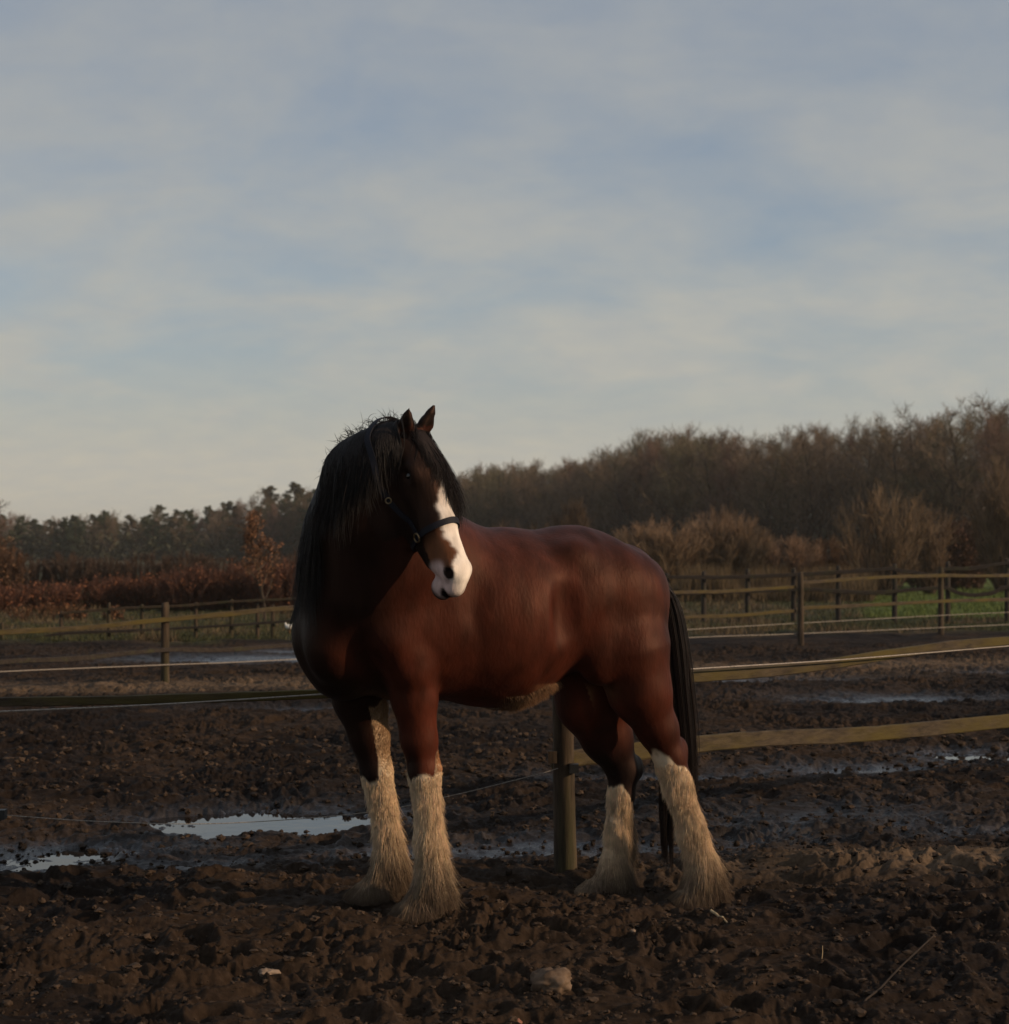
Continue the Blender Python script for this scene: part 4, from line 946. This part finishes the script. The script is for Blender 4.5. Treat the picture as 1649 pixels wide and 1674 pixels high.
hues = [(.16, .115, .078), (.135, .10, .066), (.17, .108, .082), (.12, .102, .062), (.15, .112, .082)]
dv_ = [decid(20 + i, 12, hues[i % 5], spread=[.44, .50, .38, .47, .42][i % 5], limbs=[22, 21, 24, 20, 22][i % 5], sub=8, twigs=8, start=[.12, .2, .08, .16, .12][i % 5], up=[.7, .5, 1.0, .6, .8][i % 5]) for i in range(7)]
topx = [-100, 0, 60, 130, 195, 240, 270, 345, 400, 450, 500, 620, 760, 830, 900, 1000, 1060, 1110, 1180, 1300, 1400, 1500, 1560, 1649, 1800]
topy = [835, 835, 842, 840, 832, 842, 830, 825, 815, 805, 800, 785, 768, 752, 752, 735, 702, 692, 706, 692, 686, 670, 652, 642, 630]
rt = random.Random(5); used = [False] * 7; cnt = 0
edge = [(42, 106), (34, 115), (23, 135), (14, 160), (5, 190), (-5, 215), (-31, 268)]
def along(edge, step):
    out_ = []
    for (x0, y0), (x1, y1) in zip(edge[:-1], edge[1:]):
        L_ = math.hypot(x1 - x0, y1 - y0); k = max(int(L_ / step), 1)
        for i in range(k): out_.append((x0 + (x1 - x0) * i / k, y0 + (y1 - y0) * i / k))
    return out_
for row in range(8):
    for (x, y) in along(edge, 3.7 + row * .45):
        x += rt.uniform(-1.2, 1.2) + row * 1.2; y += rt.uniform(-1.2, 1.2) + row * 4.2
        px = CX + x / y * F
        if px < 430 or px > 1800: continue
        hgt = H + (HY - np.interp(px, topx, topy)) / F * y
        hgt = min(hgt, 17) * rt.uniform(.90, 1.02)
        i = rt.randrange(7)
        put(dv_[i], x, y, hgt / 12.2, rt.random() * 6.28, not used[i], 'leafless brown tree in the wood rising towards the right', 'bare trees of the wood on the right')
        used[i] = True; cnt += 1
print('wood trees', cnt)
# dark scrubby mass under the wood
rg = np.random.default_rng(77); S = []
base_pts = np.array(along(edge, 1.0))
n_ = 90000; bi = rg.integers(0, len(base_pts), n_); xy = base_pts[bi] + rg.normal(0, 1.5, (n_, 2)) + np.array([1.2, 4.2]) * (rg.random((n_, 1)) * 5 - .6)
hh = np.abs(rg.normal(0, 1, n_)) * 3.2 + .8; hh = np.minimum(hh, 8.0); z0 = rg.random(n_) * hh * .8
dirs = rg.normal(0, .45, (n_, 3)) + np.array([0, 0, 1.]); dirs /= np.linalg.norm(dirs, axis=1, keepdims=True)
a = np.column_stack([xy, z0]); b_ = a + dirs * (rg.uniform(.6, 1.7, n_))[:, None]
V_, F_ = tubes(a, b_, .032, .012, 3); cc = np.array([.095, .070, .050])[None] * rg.uniform(.5, 1.5, (n_, 1))
cl_ = a + rg.normal(0, .4, (n_, 3)); V2, F2 = leaf_quads(cl_, np.where(cl_[:, 2] < 4.5, .26, .12), rg)
VV, FF = cat_meshes([(V_, F_), (V2, F2)]); c2 = np.concatenate([np.repeat(cc, 6, 0), np.repeat(np.array([.058, .050, .032])[None] * rg.uniform(.5, 1.5, (n_, 1)), 4, 0)])
tag(mkmesh('undergrowth', VV, FF, M_leaf, cols=c2), 'dark tangled undergrowth below the bare wood', None, None, 'stuff')

# conifer wood on the left
cv = [conifer(40 + i, 9, [(.048, .058, .028), (.055, .060, .032), (.042, .055, .032), (.064, .060, .032)][i]) for i in range(4)]
usedc = [False] * 4; mixed = [(-100, 275), (-60, 262), (-31, 262), (-14, 255)]
for row in range(5):
    for (x, y) in along(mixed, 3.0):
        x += rt.uniform(-1.6, 1.6); y += rt.uniform(-1.5, 1.5) + row * 6
        px = CX + x / y * F
        if px < -60 or px > 560: continue
        hgt = (H + (HY - np.interp(px, topx, topy)) / F * y) * rt.uniform(.80, 1.04)
        if row > 0 and rt.random() < .12: hgt *= 1.13
        if rt.random() < (.50 if row < 2 else .30):
            i = rt.randrange(7); put(dv_[i], x, y, hgt / 12.2, rt.random() * 6.28, False, 'leafless tree standing among the green pines', 'bare trees among the pines')
        else:
            i = rt.randrange(4); put(cv[i], x, y, hgt / 9, rt.random() * 6.28, not usedc[i], 'dark green pine of the wood on the left', 'pines of the left wood'); usedc[i] = True
n_ = 60000; base_pts = np.array(along(mixed, 1.0)); bi = rg.integers(0, len(base_pts), n_); xy = base_pts[bi] + rg.normal(0, 1.5, (n_, 2)) + np.array([0, 1]) * rg.uniform(-2, 22, (n_, 1))
cl_ = np.column_stack([xy, np.minimum(np.abs(rg.normal(0, 1, n_)) * 2.4, 4.5 * rg.random(n_) ** .5)]); V_, F_ = leaf_quads(cl_, .24, rg)
tag(mkmesh('undergrowth', V_, F_, M_leaf, cols=np.repeat(np.array([.050, .050, .030])[None] * rg.uniform(.4, 1.7, (n_, 1)), 4, 0)), 'dark green undergrowth below the pines', None, None, 'stuff')

# shrubs made of many upright twigs
def shrub(name, label, cx_px, top_y, d, wpx, hue, n_=2600, fan=.5, seed=0, leaves=None, thick=.010, cat='shrub', group=None, stems=40, hue2=None):
    rg = np.random.default_rng(seed); x = (cx_px - CX) / F * d; hgt = H + (HY - top_y) / F * d; wd = wpx / F * d / 2
    base = np.array([x, d, gzs(x, d) if d < 60 else 0]); o = empty(name, label, cat, base, group)
    S = []; T = []
    per = max(n_ // stems, 3)
    for s_ in range(stems):
        a_ = rg.random() * 6.28; rr_ = math.sqrt(rg.random()); top = np.array([math.cos(a_) * rr_ * wd, math.sin(a_) * rr_ * wd * .8, hgt * rg.uniform(.75, 1.0) * (1 - .35 * rr_ ** 2)])
        b_ = np.array([math.cos(a_) * rr_ * wd * (1 - fan), math.sin(a_) * rr_ * wd * .6 * (1 - fan), -.05]); mid = (top + b_) / 2 + rg.normal(0, .06 * hgt, 3)
        pts = catmull([b_, mid, top], 6)
        for i in range(5): T.append((pts[i], pts[i + 1], thick * 1.9 * (1 - i * .14), thick * 1.9 * (1 - (i + 1) * .14)))
        for j in range(per):
            t_ = rg.random() * .95 * 5; i = int(t_); p = pts[i] + (pts[i + 1] - pts[i]) * (t_ - i); dn = (pts[i + 1] - pts[i]); dn /= np.linalg.norm(dn)
            d_ = dn + rg.normal(0, .42, 3) + np.array([0, 0, .5]); d_ /= np.linalg.norm(d_); ln = hgt * rg.uniform(.08, .24); q = p + d_ * ln
            S.append((p, q, thick * .7, thick * .35)); d2 = d_ + rg.normal(0, .4, 3); q2 = p + d_ * ln * .5; S.append((q2, q2 + d2 / np.linalg.norm(d2) * ln * .5, thick * .5, thick * .3))
    segs_mesh('stem', T, 4, M_bark, o); cc = np.array(hue)[None] * rg.uniform(.6, 1.4, (len(S), 1))
    if hue2 is not None: tt = np.array([s_[0][2] for s_ in S])[:, None] / hgt; cc = cc * (1 - tt) + np.array(hue2)[None] * rg.uniform(.7, 1.3, (len(S), 1)) * tt
    segs_mesh('twig_crown', S, 3, M_twig, o, cc)
    if leaves:
        ends = np.array([s_[1] for s_ in S]); k = rg.integers(0, len(ends), leaves[0]); cen = ends[k] + rg.normal(0, leaves[1] * 1.5, (leaves[0], 3)); V_, F_ = leaf_quads(cen, leaves[1], rg)
        mkmesh('leaves', V_, F_, M_leaf, o, cols=np.repeat(np.array(leaves[2])[None] * rg.uniform(.5, 1.4, (leaves[0], 1)), 4, 0))
    return o
GOLD = (.19, .135, .072); REDB = (.22, .140, .090)
shrub('willow_shrub', 'tall rounded golden brown shrub above the horse\'s rump', 1180, 838, 62, 170, GOLD, 9000, .75, 1, None, .012, stems=130, hue2=REDB)
shrub('willow_shrub', 'lower golden shrub between the horse\'s rump and the tallest rounded shrub', 1075, 852, 61, 190, GOLD, 8000, .75, 2, None, .012, stems=120, hue2=REDB)
shrub('willow_shrub', 'small reddish shrub right of the golden shrubs', 1285, 872, 64, 130, REDB, 5000, .7, 3, None, .012, stems=80)
shrub('willow_shrub', 'brown shrub left of the tall vase shaped shrub', 1360, 880, 66, 150, (.12, .07, .040), 5000, .6, 4, None, .012, stems=80)
shrub('bare_shrub', 'tall vase shaped bare shrub with long pale shoots behind the fence', 1445, 785, 60, 170, (.17, .115, .070), 1700, .85, 5, None, .013, stems=46)
shrub('bare_shrub', 'sparse bare shrub just right of the tall vase shaped shrub', 1520, 820, 62, 90, (.16, .105, .065), 900, .8, 6, None, .013, stems=26)
shrub('leafy_shrub', 'dark brown leafy shrub beside the green field', 1575, 850, 70, 110, (.08, .045, .030), 5000, .5, 7, (4500, .06, (.09, .045, .026)), .012, stems=60)
shrub('bare_shrub', 'tall pale bare shrub at the right edge', 1640, 752, 66, 110, (.14, .095, .060), 2400, .8, 8, None, .014, stems=40)
shrub('leafy_shrub', 'low brown shrub at the right end of the fence', 1655, 870, 72, 90, (.10, .06, .035), 3500, .5, 9, (2500, .06, (.10, .05, .028)), .012, stems=50)
for i, (a_, b_, d_, w2) in enumerate([(1010, 880, 75, 130), (935, 815, 80, 60), (850, 850, 85, 150), (1430, 890, 74, 160), (1520, 885, 75, 120)]):
    shrub('scrub_bush', 'brown scrub bush at the foot of the wood', a_, b_, d_, w2, (.09, .06, .038), 3500, .5, 30 + i, None, .014, group='scrub at the foot of the wood', stems=50)
# left hedge, built as neighbouring beech bushes
for i, (a_, b_, d_, w2) in enumerate([(-20, 955, 44, 150), (60, 950, 45, 150), (150, 945, 46, 160), (240, 938, 46, 160), (325, 925, 45, 150), (400, 922, 45, 140), (470, 918, 44, 140), (540, 918, 44, 140)]):
    shrub('hedge_bush', 'red brown bush of the hedge on the left', a_, b_, d_, w2, (.095, .046, .030), 5200, .35, 50 + i, (1500, .035, (.14, .055, .026)), .007, group='red brown bushes of the hedge', stems=110, hue2=(.135, .066, .046))
for i in range(9):
    shrub('hedge_bush', 'taller dull red brown bush behind the hedge', -20 + i * 65, 915 - (i % 3) * 5 - i, 70, 110, (.085, .056, .040), 3500, .35, 70 + i, None, .012, group='taller bushes behind the hedge', stems=60)
for i, (a_, w2, b_) in enumerate([(55, 110, 985), (120, 50, 988), (185, 35, 992)]):
    shrub('beech_sapling', ['low wide bush of orange dead leaves at the left edge', 'small bush of orange leaves second from the left edge', 'smallest orange leaved bush behind the mossy rail'][i], a_, b_, 39, w2, (.12, .06, .03), 900, .5, 90 + i, (420, .032, (.14, .070, .036)), .006, stems=30)
shrub('beech_sapling', 'orange leaved shrub at the far left edge of the hedge', 8, 880, 60, 70, (.11, .06, .035), 1500, .5, 99, (900, .06, (.12, .065, .035)), .009, stems=30)
# leafy sapling by the fence, and the bare one at the left edge
def sapling(name, label, px, d, top, seed, leaf=None, spread=.26, hue=(.12, .08, .05), **kw):
    rg = np.random.default_rng(seed); hgt = H + (HY - top) / F * d; x = (px - CX) / F * d; o = empty(name, label, 'tree', (x, d, gzs(x, d)))
    T, TW = branchy(rg, hgt, hgt * .013, spread=spread, limbs=22, sub=4, twigs=3, start=.28, up=.9, twig_len=hgt * .075, twig_r=.0045, ssub=1, **kw)
    segs_mesh('trunk', [(a, b_, min(c, .05), max(d2, .006)) for a, b_, c, d2 in T], 5, M_bark, o); segs_mesh('crown', TW, 3, M_twig, o, np.array(hue)[None] * rg.uniform(.6, 1.3, (len(TW), 1)))
    if leaf:
        ends = np.array([s_[1] for s_ in TW]); k = rg.integers(0, len(ends), leaf[0]); V_, F_ = leaf_quads(ends[k] + rg.normal(0, .03, (leaf[0], 3)), leaf[1], rg)
        mkmesh('leaves', V_, F_, M_leaf, o, cols=np.repeat(np.array(leaf[2])[None] * rg.uniform(.4, 1.5, (leaf[0], 1)), 4, 0))
    return o
sapling('oak_sapling', 'young oak holding orange brown dead leaves behind the fence', 432, 38.5, 812, 3, (2600, .026, (.17, .080, .040)), spread=.30)
sapling('bare_sapling', 'thin bare tree leaning in at the left edge', -4, 60, 790, 6, None, spread=.25)

# ------------------------------------------------------------------ grass, clods, small things
rg = np.random.default_rng(9)
n_ = 110000; y = 30 + rg.random(n_) ** 1.7 * 40; x = rg.uniform(-1, 1, n_) * .36 * y
gmv = grass_mask(x, y); gnv = fbm(x / 1.2, y / 1.2, 4, 6); keep = (gmv > .4 + rg.random(n_) * .4) ; x, y, gnv = x[keep], y[keep], gnv[keep]; n_ = len(x)
z = ground_h(x, y, True) - .01; hg = rg.uniform(.04, .13, n_) * (1 + 1.2 * sstep(.1, .4, gnv)); dr = rg.normal(0, .4, (n_, 2)) * hg[:, None]; wd = rg.uniform(.006, .012, n_) * (y / 35); an = rg.random(n_) * 3.14
bx, by = np.cos(an) * wd, np.sin(an) * wd
V_ = np.stack([np.stack([x - bx, y - by, z], 1), np.stack([x + bx, y + by, z], 1), np.stack([x + dr[:, 0], y + dr[:, 1], z + hg], 1)], 1).reshape(-1, 3)
mixv = sstep(-.05, .3, gnv + rg.normal(0, .1, n_))[:, None]; cc = (np.array([.046, .048, .019]) * (1 - mixv) + np.array([.10, .072, .040]) * mixv) * rg.uniform(.6, 1.4, (n_, 1))
rf = ((x / y > .21) & (y > 40))[:, None]; cc = np.where(rf, np.array([.080, .105, .024]) * rg.uniform(.7, 1.3, (n_, 1)), cc)
m2 = 42000; y2 = rg.uniform(53, 59, m2); x2 = rg.uniform(.02, .215, m2) * y2; h2 = rg.uniform(.25, .95, m2) * (.6 + .8 * sstep(-.3, .3, fbm(x2 * .8, y2 * .4, 2, 1))); a2 = rg.random(m2) * 3.14; d2_ = rg.normal(0, .22, (m2, 2)) * h2[:, None]
b2x, b2y = np.cos(a2) * .014, np.sin(a2) * .014
V_ = np.concatenate([V_, np.stack([np.stack([x2 - b2x, y2 - b2y, 0 * x2], 1), np.stack([x2 + b2x, y2 + b2y, 0 * x2], 1), np.stack([x2 + d2_[:, 0], y2 + d2_[:, 1], h2], 1)], 1).reshape(-1, 3)])
cc = np.concatenate([cc, np.array([.115, .080, .042]) * rg.uniform(.5, 1.4, (m2, 1))]); n_ += m2
tag(mkmesh('grass', V_, np.arange(n_ * 3).reshape(n_, 3), M_leaf, cols=np.repeat(cc, 3, 0)), 'short rough grass beyond the mud', None, None, 'stuff')

ico_v = []; tphi = (1 + 5 ** .5) / 2
for a_ in (-1, 1):
    for b_ in (-tphi, tphi): ico_v += [(0, a_, b_), (a_, b_, 0), (b_, 0, a_)]
ico_v = np.array(ico_v, float); ico_v /= np.linalg.norm(ico_v[0])
fs = [];
import itertools
for i, j, k in itertools.combinations(range(12), 3):
    if all(abs(np.linalg.norm(ico_v[p] - ico_v[q]) - 1.0515) < .01 for p, q in ((i, j), (j, k), (i, k))):
        nn = np.cross(ico_v[j] - ico_v[i], ico_v[k] - ico_v[i]); fs.append((i, j, k) if np.dot(nn, ico_v[i]) > 0 else (i, k, j))
ico_f = np.array(fs)
def subdiv(V_, F_):
    V_ = list(map(tuple, V_)); mid = {}; out_ = []
    def m_(a, b_):
        key = (min(a, b_), max(a, b_))
        if key not in mid: v = np.array(V_[a]) + np.array(V_[b_]); v /= np.linalg.norm(v); V_.append(tuple(v)); mid[key] = len(V_) - 1
        return mid[key]
    for a, b_, c in F_:
        ab, bc, ca = m_(a, b_), m_(b_, c), m_(c, a); out_ += [(a, ab, ca), (ab, b_, bc), (ca, bc, c), (ab, bc, ca)]
    return np.array(V_), np.array(out_)
V2, F2 = subdiv(ico_v, ico_f); V3, F3 = subdiv(V2, F2)
n_ = 16000; y = 5.3 + rg.random(n_) ** 1.3 * 10; x = rg.uniform(-.36, .36, n_) * y; sz = .0035 + rg.random(n_) ** 5 * .014 * (y / 7)
zc_ = ground_h(x, y) + sz * .35
lump = 1 + rg.normal(0, .22, (n_, len(V2), 1)); sc = rg.uniform(.6, 1.3, (n_, 1, 3)) * np.array([1.2, 1.2, .75])
V_ = V2[None] * lump * sc * sz[:, None, None] + np.stack([x, y, zc_], 1)[:, None]
Fc = (F2[None] + (np.arange(n_) * len(V2))[:, None, None]).reshape(-1, 3)
wv_ = ground_parts(x, y)[1]; cc = np.array([.034, .022, .014])[None] * rg.uniform(.5, 1.9, (n_, 1)) * (1 - .5 * wv_[:, None])
M_clod = attr_mat('mud_clod', .85, .15, (60, .35))
tag(mkmesh('mud_clods', V_.reshape(-1, 3), Fc, M_clod, cols=np.repeat(cc, len(V2), 0)), 'crumbs and clods of dark mud', None, None, 'stuff')
def rock(label, px, py, w_, hgt, seed, mat, rot=0, name='stone'):
    rg = np.random.default_rng(seed); g_ = G(px, py); z = gz(g_[0], g_[1]); V4, F4 = subdiv(V3, F3)
    nrm = V4.copy(); ns = fbm(nrm[:, 0] * 1.6 + seed, nrm[:, 1] * 1.6 + nrm[:, 2] * 1.3, 5, seed % 7) * .55 + fbm(nrm[:, 2] * 3 + seed, nrm[:, 0] * 3, 3, 2) * .2
    V_ = nrm * (1 + ns[:, None]) * np.array([w_ / 2, w_ * .4, hgt / 2]); c, s_ = math.cos(rot), math.sin(rot)
    V_ = np.stack([V_[:, 0] * c - V_[:, 2] * s_, V_[:, 1], V_[:, 0] * s_ + V_[:, 2] * c], 1)
    o = mkmesh(name, V_ + np.array([g_[0], g_[1], z + hgt * .2]), F4, mat, smooth=True, loc=(g_[0], g_[1], z)); tag(o, label, 'stone'); return o
rock('flat pale stone lying on the mud left of the horse', 440, 1596, .072, .038, 1, M_stone, -.15)
M_stone2 = flat_mat('muddy_stone', (.16, .11, .075), .9, .15, (.085, .055, .036), 18, .01)
rock('large muddy lump of stone in the foreground below the horse', 902, 1622, .15, .095, 5, M_stone2, .1)
rock('small reddish stone at the bottom edge of the photo', 842, 1664, .04, .03, 3, flat_mat('red_stone', (.32, .15, .10), .85, .2, (.2, .09, .06), 20))
rock('small pale crumb of stone near the right hind hoof', 1428 - 393, 1592 - 60, .022, .016, 7, M_stone)
def stick(name, label, px0, py0, px1, py1, r_, mat, lift=.012, lift2=None, cat='stick', bend=.0):
    a = G(px0, py0); b_ = G(px1, py1); a[2] = gz(a[0], a[1]) + lift; b_[2] = gz(b_[0], b_[1]) + (lift if lift2 is None else lift2)
    n_ = 8; t_ = np.linspace(0, 1, n_)[:, None]; pts = a * (1 - t_) + b_ * t_ + np.array([0, 0, 1]) * bend * np.sin(t_ * math.pi) + np.random.default_rng(int(px0)).normal(0, r_ * .25, (n_, 3))
    pts[:, 2] = np.maximum(pts[:, 2], ground_h(pts[:, 0], pts[:, 1]) + r_ * .5)
    V_, F_ = polytubes(pts[None], np.linspace(r_, r_ * .7, n_)[None], 7, True); o = mkmesh(name, V_, F_, mat, smooth=False, loc=tuple(a)); tag(o, label, cat); return o
stick('stick', 'short pale stick on the mud below the hind hoof nearest the camera', 1162, 1490, 1189, 1504, .0065, M_straw, .02)
sp_ = G(1343, 1560); a = sp_.copy(); a[2] = gz(a[0], a[1]) - .005; b_ = a + np.array([.003, 0, .058]); V_, F_ = polytubes(np.array([[a, (a + b_) / 2 + [.002, 0, 0], b_]]), np.array([[.0022, .002, .0012]]), 5)
tag(mkmesh('straw', V_, F_, M_straw, loc=tuple(a)), 'thin pale straw standing upright in the mud', 'straw')
stick('stick', 'long dark curved stick in the foreground at the lower right', 1395, 1655, 1528, 1538, .0042, M_stick, .006, .015, bend=.01)
stick('stick', 'thin dark twig lying between the fore and hind legs', 822, 1482, 892, 1502, .004, M_stick, .015)
stick('stick', 'thin straw coloured twig behind the fence post', 1075, 1502, 1105, 1516, .003, M_stick, .012)
# white goose beyond the fence, beside the horse's chest
gp = np.array([(473 - CX) / F * 33, 33, 0.]); gp[2] = gz(gp[0], gp[1]); gsz = .9
M_white = flat_mat('white_feathers', (.78, .76, .72), .8, .2, (.66, .63, .58), 30); M_orange = flat_mat('orange_beak', (.55, .22, .05), .5, .4)
goose = empty('white_bird', 'small white bird on the grass beyond the fence beside the horse\'s chest', 'bird', gp)
V4, F4 = subdiv(V3, F3)
bd = V4 * np.array([.15, .085, .085]); bd[:, 2] += .05 * np.maximum(bd[:, 0] / .15, 0) ** 2 * 1; hx = V4 * np.array([.045, .035, .036]) + np.array([-.15, 0, .16]); bd = bd + np.array([0, 0, .17])
nk_v, nk_f = polytubes(np.array([[[-.09, 0, .19], [-.13, 0, .25], [-.145, 0, .30], [-.155, 0, .33]]]) , np.array([[.05, .036, .028, .03]]), 8); hx = hx + np.array([-.015, 0, .17])
sl_ = .55
vb, fb = cat_meshes([(bd, F4), (hx, F4), (nk_v, nk_f)]); zoff = .03
mkmesh('body', vb * sl_ + [0, 0, zoff], fb, M_white, goose, smooth=True)
bk_v, bk_f = polytubes(np.array([[[-.20, 0, .33], [-.225, 0, .325], [-.255, 0, .315]]]), np.array([[.018, .014, .004]]), 6); mkmesh('beak', bk_v * sl_ + [0, 0, zoff], bk_f, M_orange, goose)
for s_ in (-1, 1):
    lv, lf = polytubes(np.array([[[0.01, .035 * s_, .10], [0, .035 * s_, .0], [-.0, .035 * s_, -zoff / sl_]]]), np.array([[.008, .007, .012]]), 5); mkmesh('leg', lv * sl_ + [0, 0, zoff], lf, M_orange, goose)

# ------------------------------------------------------------------ thin damp air
M_haze = bpy.data.materials.new('haze'); M_haze.use_nodes = True; nn = M_haze.node_tree.nodes; nn.clear()
ho = nn.new('ShaderNodeOutputMaterial'); hv_ = nn.new('ShaderNodeVolumePrincipled'); hv_.inputs['Color'].default_value = (.92, .88, .82, 1); hv_.inputs['Density'].default_value = HAZE; hv_.inputs['Anisotropy'].default_value = .2
M_haze.node_tree.links.new(hv_.outputs[0], ho.inputs['Volume'])
V_, F_ = box_((0, 2000, 15), 10060, 4120, 36); tag(mkmesh('haze', V_, F_, M_haze), 'thin damp winter air over the paddock', None, None, 'stuff')
